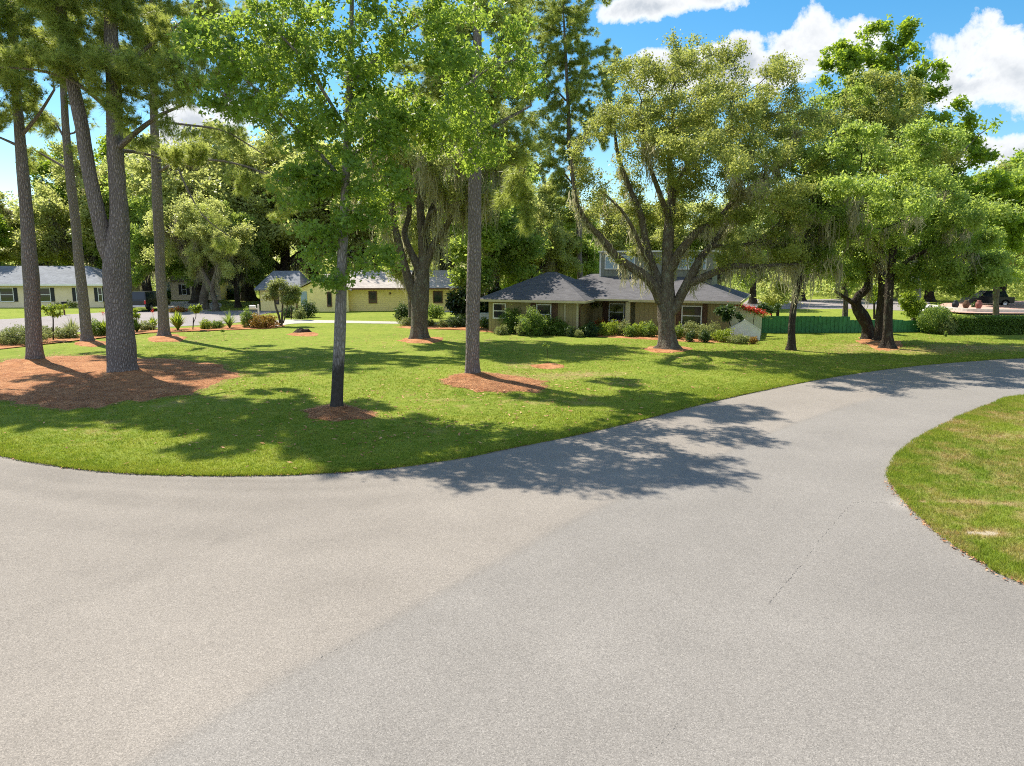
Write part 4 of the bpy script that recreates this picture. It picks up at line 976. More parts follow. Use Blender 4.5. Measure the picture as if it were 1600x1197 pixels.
# ---- thin leaning oak and the three-trunk clump
bx, by = base_of(1236, 548)
tree('oak_tree', 'thin dark leaning oak trunk right of the white wing wall', 'tree', (bx, by),
     [[(bx, by, -.05, .22), (bx, by, .3, .20)] + px_chain([(1237, 510, 0, .19), (1241, 475, 0, .17), (1248, 445, 0, .16), (1253, 410, 0, .13), (1262, 360, .3, .1), (1270, 310, .5, .06)], by), px_chain([(1246, 455, 0, .1), (1242, 420, -.4, .08), (1230, 390, -.8, .05)], by)],
     px_lobes([(1262, 330, 0, 56, 46, 2.2), (1235, 385, -.6, 36, 34, 1.6), (1275, 395, 0, 40, 30, 1.8), (1290, 270, .5, 60, 50, 2.6), (1262, 430, 0, 26, 16, 1)], by),
     'bdark', leaf='oakd', n_attr=900, D=.36, count=26000, size=.14, spread=.2, zmin=4, seed=43, moss=(170, 1.5, 3.5, 9, .01, .2, 9), flare=.5, thr=.02, clump=.6)
bx, by = base_of(1357, 531)
tree('oak_tree', 'crooked dark trunk, bent like an elbow, left of the crowded trunks', 'tree', (bx, by),
     [[(bx, by, -.05, .38), (bx, by, .3, .36)] + px_chain([(1355, 508, 0, .33), (1347, 492, 0, .36), (1338, 477, 0, .30), (1342, 462, 0, .24), (1354, 452, 0, .22), (1358, 430, .2, .17), (1352, 390, .4, .12), (1345, 340, .4, .07)], by), px_chain([(1338, 478, 0, .16), (1325, 468, -.4, .12), (1305, 455, -.8, .07)], by)],
     px_lobes([(1330, 330, 0, 60, 50, 3), (1300, 400, -.6, 44, 34, 2), (1345, 400, .5, 40, 30, 2), (1300, 260, .5, 60, 50, 3), (1330, 190, 1, 56, 46, 3), (1270, 200, .5, 50, 46, 2.4)], by),
     'bdark', leaf='oakd', n_attr=1500, D=.4, count=44000, size=.15, spread=.23, zmin=4, seed=44, moss=(160, 1.2, 3.5, 9, .02, .25, 8), rough=.12, flare=.4, thr=.022, clump=.6)
bx, by = base_of(1375, 534)
tree('oak_tree', 'straight dark trunk standing close behind the pale lean one', 'tree', (bx, by),
     [[(bx, by, -.05, .40), (bx, by, .3, .36)] + px_chain([(1377, 500, 0, .34), (1380, 460, 0, .32), (1378, 430, .3, .25), (1368, 380, .5, .18), (1360, 310, .8, .12), (1350, 230, 1, .06)], by), px_chain([(1380, 450, 0, .18), (1400, 400, .8, .14), (1430, 350, 1.4, .08)], by)],
     px_lobes([(1360, 230, 1, 66, 50, 3.4), (1395, 330, 1.2, 46, 46, 3), (1420, 250, 1.4, 66, 50, 3.4), (1350, 150, 1, 50, 36, 2.6), (1400, 170, 1, 46, 40, 2.8)], by),
     'bdark', leaf='oak', n_attr=1500, D=.42, count=44000, size=.155, spread=.24, zmin=4.5, seed=45, moss=(110, 1.2, 4, 9, .02, .25, 8), flare=.4, thr=.022, clump=.6)
bx, by = base_of(1386, 545)
tree('oak_tree', 'flared dark trunk, nearest of the crowded trunks by the road', 'tree', (bx, by),
     [[(bx, by, -.05, .34), (bx, by, .3, .30)] + px_chain([(1387, 510, 0, .26), (1389, 470, 0, .24), (1391, 430, 0, .22), (1397, 380, -.3, .17), (1408, 330, -.6, .12), (1420, 280, -.8, .07)], by), px_chain([(1391, 430, 0, .14), (1430, 400, -.8, .11), (1475, 385, -1.6, .08), (1520, 395, -2, .05)], by), px_chain([(1391, 420, 0, .12), (1370, 380, -.8, .09), (1340, 350, -1.4, .05)], by)],
     px_lobes([(1400, 370, -.6, 60, 46, 2.4), (1460, 400, -1.4, 56, 34, 2), (1520, 425, -1.8, 46, 26, 1.6), (1430, 300, -.6, 60, 50, 2.6), (1350, 360, -1, 46, 34, 1.8), (1480, 340, -1, 60, 40, 2.2), (1560, 400, -1.5, 40, 30, 1.6), (1310, 330, -1, 40, 40, 2), (1450, 440, -.5, 50, 22, 2), (1545, 440, -1, 44, 20, 1.6), (1500, 455, 0, 30, 14, 1.2), (1440, 230, -5, 70, 34, 2.6), (1330, 230, -4.5, 60, 34, 2.4), (1520, 330, -4.5, 60, 30, 2.2), (1330, 300, -7.5, 60, 30, 2.2), (1410, 320, -7.5, 60, 30, 2.2)], by),
     'bdark', leaf='oakd', n_attr=2700, D=.4, count=80000, size=.15, spread=.22, zmin=4, seed=46, moss=(150, 1.0, 3.5, 9, .02, .25, 8), flare=.7, thr=.022, clump=.6)

# ---- tall bright broadleaf behind them
Y0 = 56.0; b0 = AT(1432, 500, Y0)
tree('broadleaf_tree', 'tallest bright green broadleaf tree rising against the white clouds', 'tree', (b0[0], Y0),
     [[(b0[0], Y0, -.05, .38), (b0[0], Y0, 1, .34)] + px_chain([(1430, 430, 0, .32), (1425, 350, 0, .27), (1418, 260, 0, .22), (1410, 170, 0, .15), (1402, 90, 0, .07)], Y0), px_chain([(1425, 340, 0, .14), (1470, 280, 0, .1), (1520, 220, -.5, .05), (1545, 200, -.5, .03)], Y0),
      px_chain([(1425, 390, 0, .14), (1490, 340, .5, .1), (1570, 290, .8, .05)], Y0), px_chain([(1418, 260, 0, .12), (1370, 200, 0, .09), (1330, 150, 0, .05)], Y0)],
     px_lobes([(1385, 66, 0, 42, 34, 2.2), (1330, 100, 0, 54, 44, 2.6), (1400, 130, 0, 70, 50, 3.4), (1445, 125, -.4, 32, 20, 1.4), (1340, 170, 0, 60, 44, 3), (1440, 215, 0, 66, 46, 3.4), (1500, 185, -.4, 26, 30, 1.3), (1535, 205, -.5, 26, 20, 1.2), (1500, 265, 0, 60, 40, 3),
               (1560, 300, .6, 66, 36, 3), (1400, 240, 1, 80, 60, 3.6), (1460, 330, .6, 80, 46, 3.6), (1560, 360, .8, 66, 36, 3), (1470, 150, -.4, 14, 10, .8)], Y0),
     'bgum', leaf='gum2', n_attr=2200, D=.5, count=60000, size=.30, spread=.26, shape='palm', zmin=6, seed=47, flare=.3, thr=.02, tip_r=.011, clump=.45)

# ------------------------------------------------------------------ background trees (three kinds, copied)
def lob(l): return [tuple(x) for x in l]
def proto(kind):
    if kind == 'wide':
        return tree('oak_tree', 'x', 'tree', (0, 0), [[(0, 0, -.1, .42), (0.1, 0, 2, .36), (.3, .2, 4, .3), (.2, .2, 7, .2), (0, 0, 10, .1)], [(.2, .1, 2.6, .25), (-1.6, .5, 4.5, .18), (-3.6, 0, 6.5, .09)], [(.3, .2, 3.2, .25), (2.2, -.5, 5, .18), (4.2, -.8, 6.8, .08)]],
                    lob([(0, 0, 9, 3.6, 3.4, 2.6), (-3.6, 0, 7, 2.8, 2.6, 2.2), (3.8, -.6, 7.2, 2.8, 2.6, 2.2), (0, -2.6, 6, 3, 1.8, 2), (-2, 2, 8.5, 3, 2.4, 2.4), (2, 1.5, 10.5, 2.2, 2.2, 1.7), (-5, -1, 4.6, 1.5, 1.6, 1.4), (5.2, 0, 4.6, 1.5, 1.6, 1.4), (-1.6, -.6, 11, 2, 2, 1.3)]),
                    'bdark', leaf='oakg', n_attr=1500, D=.5, count=40000, size=.24, spread=.30, zmin=2.4, seed=61, moss=(800, 1.5, 2.5, 11, .02, .3, 7), thr=.03, clump=.65)
    if kind == 'tall':
        return tree('oak_tree', 'x', 'tree', (0, 0), [[(0, 0, -.1, .36), (0, .1, 3, .3), (-.2, .2, 6, .24), (.1, 0, 9.5, .16), (.2, 0, 12.5, .07)], [(0, .1, 3.5, .18), (1.6, 0, 6, .12), (2.6, .4, 8.2, .06)], [(0, .1, 4.5, .16), (-1.8, 0, 7, .1), (-2.8, .2, 8.8, .05)]],
                    lob([(0, 0, 11.4, 2.6, 2.6, 2.4), (-2.4, 0, 8.6, 2.2, 2.2, 2.2), (2.6, .4, 8.4, 2.2, 2.2, 2.4), (0, -1.8, 6, 2.4, 1.6, 2), (-1.8, .8, 4.4, 1.8, 1.8, 1.6), (2.2, -.4, 4.8, 1.7, 1.6, 1.6), (.8, .4, 13.2, 1.3, 1.3, 1.2), (-1.2, .6, 12, 1.6, 1.6, 1.4)]),
                    'bdark', leaf='gum2', n_attr=1300, D=.5, count=38000, size=.26, spread=.28, zmin=2.4, seed=62, thr=.03, clump=.6)
    if kind == 'dark':
        return tree('oak_tree', 'x', 'tree', (0, 0), [[(0, 0, -.1, .4), (.1, 0, 2.5, .34), (-.2, .2, 5, .26), (.2, 0, 8, .16), (.3, 0, 10, .08)], [(0, 0, 2.4, .22), (2, .2, 4.4, .15), (3.6, .4, 5.8, .07)], [(0, 0, 2.8, .2), (-2, -.3, 5, .14), (-3.4, -.4, 6.6, .06)]],
                    lob([(0, 0, 9, 3, 3, 2.6), (-2.8, 0, 6.2, 2.4, 2.4, 2.4), (3, .3, 6, 2.4, 2.4, 2.2), (0, -2, 4.4, 2.6, 1.6, 1.8), (1.6, .8, 10.6, 1.8, 1.8, 1.4), (-3.8, 0, 3.4, 1.5, 1.5, 1.3), (3.8, 0, 3.2, 1.5, 1.5, 1.3)]),
                    'bdark', leaf='oakd', n_attr=1300, D=.5, count=38000, size=.24, spread=.28, zmin=2, seed=63, moss=(200, 1.2, 2.5, 9, .02, .3, 7), thr=.03, clump=.65)
    if kind == 'leaning':
        return tree('oak_tree', 'x', 'tree', (0, 0), [[(0, 0, -.1, .45), (.1, 0, 1.2, .38), (.4, .1, 2.6, .34), (-.3, .1, 4, .28), (-1.6, .2, 5.6, .2), (-2.4, 0, 7.4, .1)], [(.3, 0, 2.8, .3), (1.6, .2, 4.2, .22), (3, 0, 6, .12)], [(.2, 0, 3, .2), (.6, -1.2, 4.8, .15), (1, -2, 6.8, .08)]],
                    lob([(-2.2, 0, 7.8, 2.6, 2.6, 2), (2.8, 0, 7, 2.6, 2.6, 2), (.6, -1.8, 7.6, 2.4, 2, 2), (0, 1, 9.2, 2.6, 2.4, 1.6), (-4, 0, 5.2, 1.5, 1.5, 1.2), (4.4, 0, 4.8, 1.5, 1.5, 1.2)]),
                    'boak', leaf='oakg', n_attr=1300, D=.45, count=36000, size=.2, spread=.27, zmin=3.2, seed=64, moss=(420, 1.3, 3, 9, .02, .3, 8), thr=.03, clump=.65)
protos = {}
PH = dict(wide=12.2, tall=14.2, dark=11.8, leaning=10.6)
def copy_tree(root):
    c = root.copy(); COL.objects.link(c)
    for ch in root.children:
        d = ch.copy(); COL.objects.link(d); d.parent = c
    return c
def put_tree(kind, px, top, Y, w, rz, label, base=None):
    if kind not in protos: protos[kind] = proto(kind); o = protos[kind]
    else: o = copy_tree(protos[kind])
    p = AT(px, top, Y); s = p[2] / PH[kind]
    o.location = (p[0], Y, 0); o.rotation_euler = (0, 0, rz); o.scale = (s * w, s * w, s)
    o['label'] = label; o['group'] = 'trees behind the houses'
BG = [('tall', -70, 285, 88, 1.1, .3, 'bright green tree at the far left edge, behind the white house roof'),
      ('wide', 20, 305, 96, 1.2, 1.2, 'dark green tree whose top shows left of the leftmost pine'),
      ('tall', 88, 228, 104, 1.0, 2.0, 'bright green tree between leftmost and slim pine, behind the white house'),
      ('wide', 150, 232, 98, 1.0, .7, 'olive oak directly behind the right end of the white house'),
      ('tall', 196, 195, 108, 1.1, 4.0, 'pale green tree seen just right of the forked pine'),
      ('dark', 215, 262, 96, 1.1, 3.0, 'dark oak standing behind the parked black truck'),
      ('wide', 292, 200, 92, 1.1, 2.2, 'wide yellow green oak over the tan house'),
      ('wide', 372, 195, 98, 1.1, 5.0, 'broad pale mossy oak behind the white birdbath'),
      ('wide', 430, 235, 90, 1.2, .2, 'dense mossy oak behind the blue grey roof'),
      ('wide', 480, 205, 100, 1.0, 1.7, 'mossy oak rising behind the yellow gable'),
      ('wide', 560, 200, 94, 1.1, 3.6, 'pale mossy oak behind the left half of the long yellow roof'),
      ('wide', 618, 220, 104, 1.1, 2.4, 'mossy oak filling the gap left of the forked oak'),
      ('wide', 690, 195, 92, 1.0, 4.4, 'yellow green mossy oak behind the right end of the yellow house'),
      ('wide', 765, 255, 84, .9, .9, 'mossy oak behind the dark magnolia'),
      ('dark', 770, 210, 60, 1.05, 1.3, 'dark green tree right of the central pine, behind the left end of the hip roof'),
      ('wide', 822, 290, 66, .8, 3.0, 'mossy tree close behind the hip roofed wing'),
      ('wide', 830, 280, 78, .95, 2.9, 'pale oak rising directly behind the dark hip roof'),
      ('tall', 800, 225, 96, 1.0, 1.1, 'slim green tree seen right of the central pine trunk'),
      ('dark', 892, 320, 72, 1.0, 1.9, 'round green tree just left of the grey upper storey'),
      ('wide', 960, 300, 84, 1.0, .4, 'yellowish oak above the left corner of the upper storey'),
      ('dark', 1040, 305, 86, 1.1, 5.2, 'dark oak right behind the grey upper storey'),
      ('wide', 1120, 300, 82, 1.0, 3.3, 'olive oak behind the right end of the upper storey'),
      ('dark', 1185, 310, 90, 1.0, 4.1, 'dark oak in the gap right of the house roof'),
      ('wide', 1262, 315, 98, 1.0, 2.6, 'distant olive oak above the left part of the green fence'),
      ('dark', 1330, 310, 106, 1.1, .8, 'distant dark oak above the middle of the green fence'),
      ('tall', 1395, 310, 102, 1.2, 2.3, 'distant bright tree behind the crowded trunks'),
      ('dark', 1468, 300, 96, 1.2, 3.7, 'dark tree beyond the clipped round bush'),
      ('wide', 1535, 262, 88, 1.0, 1.3, 'olive tree beyond the hedge, beneath the low cloud'),
      ('tall', 1590, 238, 84, 1.1, .1, 'bright green tree at the right edge beyond the hedge'),
      ('dark', 1650, 225, 78, 1.1, 5.6, 'dense tree cut by the right picture edge')]
for a in BG: put_tree(*a)
# nearer left oaks with visible trunks
for a in [('dark', 240, 290, 84, .75, 1.0, 'dark trunked oak just left of the street border pine, by the truck'),
          ('leaning', 305, 300, 78, .95, .2, 'forked pale oak leaning over the driveway'),
          ('leaning', 328, 345, 75, .8, 2.6, 'small oak with slanting trunk beside the white birdbath'),
          ('dark', 362, 320, 82, .8, 3.9, 'stout dark oak trunk right of the white birdbath'),
          ('dark', 402, 330, 88, .8, 5.0, 'shaded dark oak at the left corner of the blue grey roof'),
          ('leaning', 640, 320, 62, .8, 4.4, 'dark leaning oak partly hidden behind the forked mossy oak')]: put_tree(*a)

# ------------------------------------------------------------------ shrubs and small plants
def scatter_leaf_obj(name, pts, outw, size, mat, rng, parent, kind='kite', aspect=.5, up=.5):
    V, m = leaf_geo(pts, outw, size, rng, kind, aspect, up); rnd = rng.random(len(pts)) * .6 + .4 * rng.random(len(pts)) ** 2
    return mesh_polys(name, V, rnd[m], MT[mat], parent)
def bush(label, px, py, w, h, mat='shrub', n=2600, size=.08, seed=0, name='shrub', lumpy=.6, dy=.8, flowers=None, group=None, twig=True):
    if px < 500 and py > 500: w, h = w * .9, h * 1.0
    rng = np.random.default_rng(seed + int(px * 7)); g = G(px, py); k = (g[1]) / F; rx = w * k / 2; hz = h * k; ry = rx * dy
    g = (g[0], g[1] + ry * .7)
    root = empty(name, (g[0], g[1], .04), label=label, cat='plant' if name != 'shrub' else 'shrub', group=group)
    size = max(size, .10) * (1.0 if g[1] < 60 else 1.4); hr = hz * .52
    n = int(min(15000, 4 * pi * (rx * ry + rx * hr + ry * hr) / 3 * 2.3 / (.27 * size * size)))
    u = unit(rng.normal(size=(n, 3)))
    lum = 1 + lumpy * .55 * (np.sin(u[:, 0] * 4 + seed) * np.sin(u[:, 1] * 3.4 + 1 + seed) + .6 * np.sin(u[:, 2] * 6 + u[:, 0] * 5 + seed * 2) + .5 * np.sin(u[:, 0] * 11 + u[:, 1] * 9 + seed))
    r = (1 - .45 * rng.random(n) ** 2.2) * lum
    r = np.where(rng.random(n) < .06, r * rng.uniform(1.05, 1.4, n), r)
    P = u * r[:, None] * np.array((rx, ry, hr)); P[:, 2] += hz * .48; P = P[P[:, 2] > .02]
    scatter_leaf_obj('foliage', P, unit(P - np.array((0, 0, hz * .3))), size, mat, rng, root)
    if twig:
        b = B()
        for i in range(7):
            a = rng.random() * 6.28; b.tube((rng.normal() * .04, rng.normal() * .04, -.04), (cos(a) * rx * .55, sin(a) * ry * .55, hz * .75), .018, .005, 5)
        b.build('stem', MT['bdark'], root)
    if flowers:
        fm, fn = flowers; u = unit(rng.normal(size=(fn, 3))); u[:, 2] = np.abs(u[:, 2]); P = u * np.array((rx, ry, hz * .66)) * (.95 + rng.random((fn, 1)) * .12); P[:, 2] += hz * .38
        scatter_leaf_obj('blossoms', P, u, size * 1.1, fm, rng, root)
    return root
def spiky(label, px, py, w, h, mat='shrub', blades_=60, seed=0, wd=.05, name='strap_leaf_plant', flower=None):
    if px < 500 and py > 500: w, h, blades_ = w * 1.1, h * 1.3, int(blades_ * 1.4)
    rng = np.random.default_rng(seed + int(px * 3)); g = G(px, py); k = g[1] / F; R = w * k / 2; H = h * k
    root = empty(name, (g[0], g[1], .04), label=label, cat='plant')
    n = blades_; a = rng.random(n) * 2 * pi; lean = rng.random(n) ** .7; L = H * (.7 + rng.random(n) * .4); q = []
    for s in range(3):
        def pt(t): 
            rr = R * lean * t ** 1.3; zz = L * (t - .35 * lean * t * t * 1.2)
            return np.stack([np.cos(a) * rr, np.sin(a) * rr, zz], -1)
        p0, p1 = pt(s / 3), pt((s + 1) / 3); sd = np.stack([-np.sin(a), np.cos(a), a * 0], -1) * wd / 2
        w0, w1 = (1, 1.2, .8, .05)[s], (1, 1.2, .8, .05)[s + 1]
        q.append(np.stack([p0 - sd * w0, p0 + sd * w0, p1 + sd * w1, p1 - sd * w1], 1))
    V = np.concatenate(q); mesh_polys('foliage', V, np.tile(rng.random(n), 3), MT[mat], root)
    if flower:
        b = B(); b.tube((0, 0, 0), (.05, 0, H * 1.25), .012, .008, 5); b.build('stalk', MT['shrub'], root)
        P = np.array([(.05, 0, H * 1.25)] * 26) + rng.normal(0, .05, (26, 3)) * (1, 1, 2); scatter_leaf_obj('blossoms', P, unit(P), .10, flower, rng, root)
    return root
def small_tree(label, base, skel, lobes, leaf, bark='bdark', count=3000, size=.12, spread=.12, seed=5, name='small_tree', n_attr=160, tip_r=.006, shape='kite', moss=None, thr=.02):
    g = G(*base); by = g[1]
    chains = [[(g[0], g[1], -.03, skel[0][0][3])] + px_chain(skel[0], by)] + [px_chain(c, by) for c in skel[1:]]
    return tree(name, label, 'tree', (g[0], g[1]), chains, px_lobes(lobes, by), bark, leaf=leaf, n_attr=n_attr, D=.16, count=count, size=size, spread=spread, zmin=.7, seed=seed, tip_r=tip_r, flare=.1, thr=thr, shape=shape)

# street border, left
bush('low light green shrub mass at the left picture edge', 15, 541, 80, 24, 'pale', 5200, .09, 1)
bush('loose shrub under the small crepe myrtle', 70, 530, 34, 17, 'pale', 1800, .08, 2)
bush('grey green shrub right of the small crepe myrtle', 100, 531, 36, 17, 'pale', 1800, .08, 3)
spiky('arching strap leaf plant left of the slim pine', 114, 527, 44, 26, 'pale', 90, 4)
bush('leafy shrub hugging the slim pine on its right', 150, 527, 30, 24, 'shrub', 1800, .10, 5)
spiky('bright ginger plant with a red spike left of the forked pine', 163, 526, 26, 22, 'lime', 60, 6, .09, flower='red')
spiky('green ginger plant showing just right of the forked pine', 214, 520, 34, 20, 'shrub', 70, 7, .10)
bush('low shrub between forked pine and the border pine', 226, 518, 24, 13, 'pale', 1000, .08, 8)
spiky('red tipped ginger plant left of the border pine', 240, 516, 24, 18, 'lime', 60, 9, .09, flower='red')
spiky('broad leaved green plant right of the border pine', 278, 517, 36, 26, 'lime', 90, 10, .12)
bush('yellow green ball shrub in the street border', 320, 516, 20, 14, 'lime', 1200, .07, 11)
bush('grey green tuft between the ball shrub and the palm like plant', 338, 515, 20, 12, 'shrub', 900, .07, 12)
spiky('spiky palm like plant in the middle of the street border', 359, 514, 38, 24, 'shrub', 80, 13, .04)
bush('upright green shrub beside the white mailbox', 386, 513, 24, 26, 'shrub', 1800, .08, 14)
bush('rounded orange tipped shrub below the white mailbox', 408, 514, 44, 20, 'orange', 3200, .06, 15)
small_tree('small crepe myrtle with a thin stem in the left border', (83, 533), [[(83, 515, 0, .045), (83, 500, 0, .04), (82, 488, 0, .03)]], [(83, 484, 0, 15, 12, .55), (72, 480, 0, 8, 6, .3), (95, 478, 0, 9, 8, .3), (82, 474, 0, 8, 4, .3)], 'lime', count=1900, size=.12, spread=.07, seed=71)
small_tree('small crepe myrtle in front of the driveway', (301, 517), [[(302, 505, 0, .04), (302, 496, 0, .035)], [(302, 505, 0, .03), (306, 495, 0, .025), (306, 488, 0, .02)]], [(300, 480, 0, 13, 10, .55), (310, 473, 0, 7, 7, .3), (292, 476, 0, 7, 7, .3)], 'lime', count=1900, size=.12, spread=.07, seed=72)
small_tree('small yellow green tree peeping out right of the forked pine', (205, 520), [[(205, 505, 0, .03), (206, 497, 0, .02)]], [(206, 490, 0, 9, 10, .4)], 'lime', count=900, size=.12, spread=.07, seed=73)
small_tree('multi stemmed small tree with a rounded pale top beside the white mailbox', (438, 510), [[(436, 495, 0, .09), (431, 480, 0, .08), (428, 465, 0, .06)], [(440, 510, 0, .09), (441, 490, .1, .08), (442, 468, .2, .06)], [(442, 506, 0, .06), (448, 485, -.1, .05), (449, 466, -.1, .04)]],
           [(430, 457, 0, 18, 17, .9), (448, 457, 0, 16, 17, .9), (418, 460, 0, 10, 12, .6), (438, 445, 0, 16, 10, .8), (456, 464, 0, 8, 10, .6)], 'pale', bark='boak', count=9500, size=.13, spread=.17, seed=74, n_attr=300)
small_tree('thin small tree left of the dark round bush by the path', (455, 500), [[(455, 485, 0, .05), (455, 468, 0, .04)]], [(456, 456, 0, 14, 12, .7)], 'shrub', count=2400, size=.13, spread=.1, seed=75)
bush('dark shrub at the foot of the thin small tree by the path', 452, 497, 26, 16, 'shrubd', 1500, .09, 17)
bush('dark rounded bush at the end of the pale path', 480, 497, 24, 24, 'shrubd', 2200, .09, 18)
bush('yellow green shrub left of the dark rounded bush', 467, 499, 18, 14, 'pale', 1200, .08, 19)
small_tree('tiny leafy sapling standing in the open lawn on the left', (350, 532), [[(350, 526, 0, .014), (350, 520, 0, .01)]], [(350, 522, 0, 6, 8, .2)], 'shrub', count=170, size=.08, spread=.05, seed=76, n_attr=60)
small_tree('thin bare sapling in the lawn before the olive house', (855, 570), [[(855, 556, 0, .016), (856, 545, 0, .012)]], [(855, 545, 0, 8, 12, .2)], 'shrub', count=150, size=.07, spread=.05, seed=77, n_attr=60)
# under/around the forked oak
bush('dark shrub behind the forked oak on its left', 628, 501, 24, 22, 'shrubd', 1800, .09, 20)
bush('green shrub behind the forked oak on its right', 678, 498, 26, 20, 'shrub', 1800, .09, 21)
bush('silvery low shrub left of the forked oak', 640, 510, 30, 12, 'pale', 1000, .07, 22)
bush('silvery tuft right of the forked oak', 672, 511, 14, 10, 'pale', 700, .07, 23)
bush('white green tuft below the dark magnolia', 692, 513, 18, 11, 'pale', 900, .07, 24)
bush('dark clipped shrub below the dark magnolia', 712, 513, 30, 17, 'shrubd', 2200, .08, 25)
bush('taller shrub with light tips left of the central pine', 722, 506, 26, 18, 'shrub', 1800, .08, 26)
bush('shrub just right of the central pine trunk', 758, 515, 20, 16, 'shrub', 1300, .08, 27)
bush('dark low shrub between central pine and house corner', 775, 516, 22, 14, 'shrubd', 1300, .08, 28)
# house front
HB = [(799, 517, 27, 31, 'shrub', 'clipped round bush under the left window of the house'), (784, 519, 18, 10, 'pale', 'low light plant at the left house corner'),
      (833, 521, 40, 31, 'shrub', 'largest round bush before the dark hip roofed wing'), (815, 520, 14, 14, 'pale', 'small pale plant between the two round bushes'),
      (852, 520, 22, 22, 'shrub', 'green bush under the dark window of the wing'), (872, 520, 32, 18, 'shrub', 'low spreading bush by the wing corner post'),
      (893, 522, 13, 13, 'shrubd', 'small dark clipped ball at the wing corner'), (912, 521, 18, 11, 'shrub', 'low plant in the recess of the house'),
      (924, 522, 24, 15, 'shrubd', 'dark glossy shrub left of the red leaved shrubs'), (905, 523, 12, 8, 'pale', 'tiny pale plant beside the dark clipped ball'),
      (952, 524, 30, 16, 'lime', 'bright variegated shrub in front of the flowering tree'), (975, 524, 24, 16, 'pale', 'variegated shrub left of the entrance'),
      (985, 526, 16, 14, 'shrub', 'round green shrub before the entrance window'), (1000, 525, 24, 16, 'lime', 'variegated shrub right of the entrance window'),
      (1015, 526, 22, 16, 'shrub', 'green shrub touching the big oak trunk on its left'), (1085, 528, 40, 18, 'pale', 'long pale shrub right of the big oak trunk'),
      (1110, 530, 34, 18, 'pale', 'pale clipped shrub under the right wall'), (1079, 533, 12, 12, 'shrubd', 'dark tuft in the pale shrubs nearer the oak'),
      (1102, 534, 15, 14, 'shrubd', 'dark tuft in the pale shrubs nearer the white wall'), (1132, 533, 28, 14, 'lime', 'light green shrub under the small magnolia'),
      (1060, 529, 14, 16, 'shrub', 'narrow shrub right against the big oak trunk'), (1158, 536, 30, 9, 'pale', 'low grassy plants at the foot of the white wing wall'), (1178, 536, 12, 7, 'orange', 'tiny rusty plant at the white wing wall')]
for i, (px, py, w, h, m_, lab) in enumerate(HB): bush(lab, px, py + (5.5 if px < 930 else 2.5), w * 1.08, h * 1.15 + 2, m_, int(900 + w * h * 4.5), .075, 100 + i)
bush('red leaved shrub under the pale flowering tree', 940, 522, 26, 20, 'orange', 1500, .08, 140, flowers=('red', 60))
bush('reddish shrub right of the pale flowering tree', 966, 522, 24, 18, 'orange', 1400, .08, 141, flowers=('red', 60))
small_tree('pale variegated small tree before the house recess', (950, 517), [[(950, 505, 0, .06), (951, 490, 0, .05), (948, 475, 0, .03)], [(950, 498, 0, .04), (962, 482, 0, .03)]],
           [(942, 470, 0, 24, 12, 1.1), (965, 482, 0, 24, 10, 1), (940, 452, 0, 14, 12, .8), (960, 460, 0, 12, 10, .7), (925, 480, 0, 12, 6, .5)], 'pale', bark='boak', count=5200, size=.12, spread=.09, seed=78, n_attr=300)
small_tree('small glossy magnolia leaning over the white wing wall', (1143, 531), [[(1143, 520, 0, .04), (1140, 505, 0, .035), (1138, 498, 0, .02)], [(1144, 524, 0, .035), (1152, 508, 0, .03), (1158, 500, 0, .02)]],
           [(1143, 487, 0, 22, 9, .8), (1165, 491, 0, 14, 8, .7), (1128, 484, 0, 10, 6, .5), (1142, 498, 0, 14, 6, .5)], 'shrubd', count=2100, size=.17, spread=.09, seed=79, n_attr=220)
# dark magnolia
g = G(738, 508)
tree('magnolia_tree', 'dark glossy magnolia behind the central pine trunk', 'tree', (g[0], g[1]), [[(g[0], g[1], -.05, .16), (g[0], g[1], 1.2, .13), (g[0] + .1, g[1], 3, .06)]],
     px_lobes([(738, 465, 0, 44, 30, 2), (715, 470, -.3, 24, 22, 1.4), (760, 475, 0, 30, 26, 1.6), (738, 440, 0, 26, 16, 1.4), (702, 480, -.3, 16, 14, .9), (768, 455, 0, 18, 18, 1.2)], g[1]),
     'bdark', leaf='magnolia', n_attr=500, D=.25, count=11000, size=.24, spread=.17, zmin=.8, seed=80, tip_r=.008, thr=.02, shape='kite')
# small trees around the fence and hedge
small_tree('bright young tree rooted before the green fence by the hedge', (1427, 518), [[(1428, 508, 0, .12), (1429, 495, 0, .1), (1430, 480, 0, .05)]], [(1430, 480, 0, 20, 16, 1), (1418, 468, 0, 14, 12, .7), (1440, 488, 0, 10, 8, .5)], 'lime', bark='boak', count=4200, size=.16, spread=.13, seed=81, n_attr=260)
small_tree('slim pale trunk before the middle of the green fence', (1319, 519), [[(1320, 500, 0, .2), (1321, 480, 0, .18), (1322, 455, 0, .13)]], [(1322, 440, 0, 22, 18, 1.4), (1312, 420, 0, 24, 16, 1.5)], 'oakd', bark='boak', count=4200, size=.16, spread=.16, seed=82, n_attr=260)
Yf = 66.
small_tree('small round pale green tree beyond the fence, left end', (1215, 497), [[(1215, 486, 0, .14), (1215, 474, 0, .12)]], [(1212, 452, 0, 30, 26, 2), (1232, 455, 0, 24, 22, 1.6), (1195, 462, 0, 18, 14, 1.4)], 'oakg', count=6500, size=.2, spread=.2, seed=83, n_attr=300, tip_r=.012, thr=.04)
small_tree('bright young tree beyond the fence right of the bent trunk', (1366, 499), [[(1366, 488, 0, .1), (1366, 474, 0, .08)]], [(1367, 458, 0, 16, 18, 1.2)], 'lime', count=3000, size=.18, spread=.16, seed=84, n_attr=200, tip_r=.01, thr=.04)
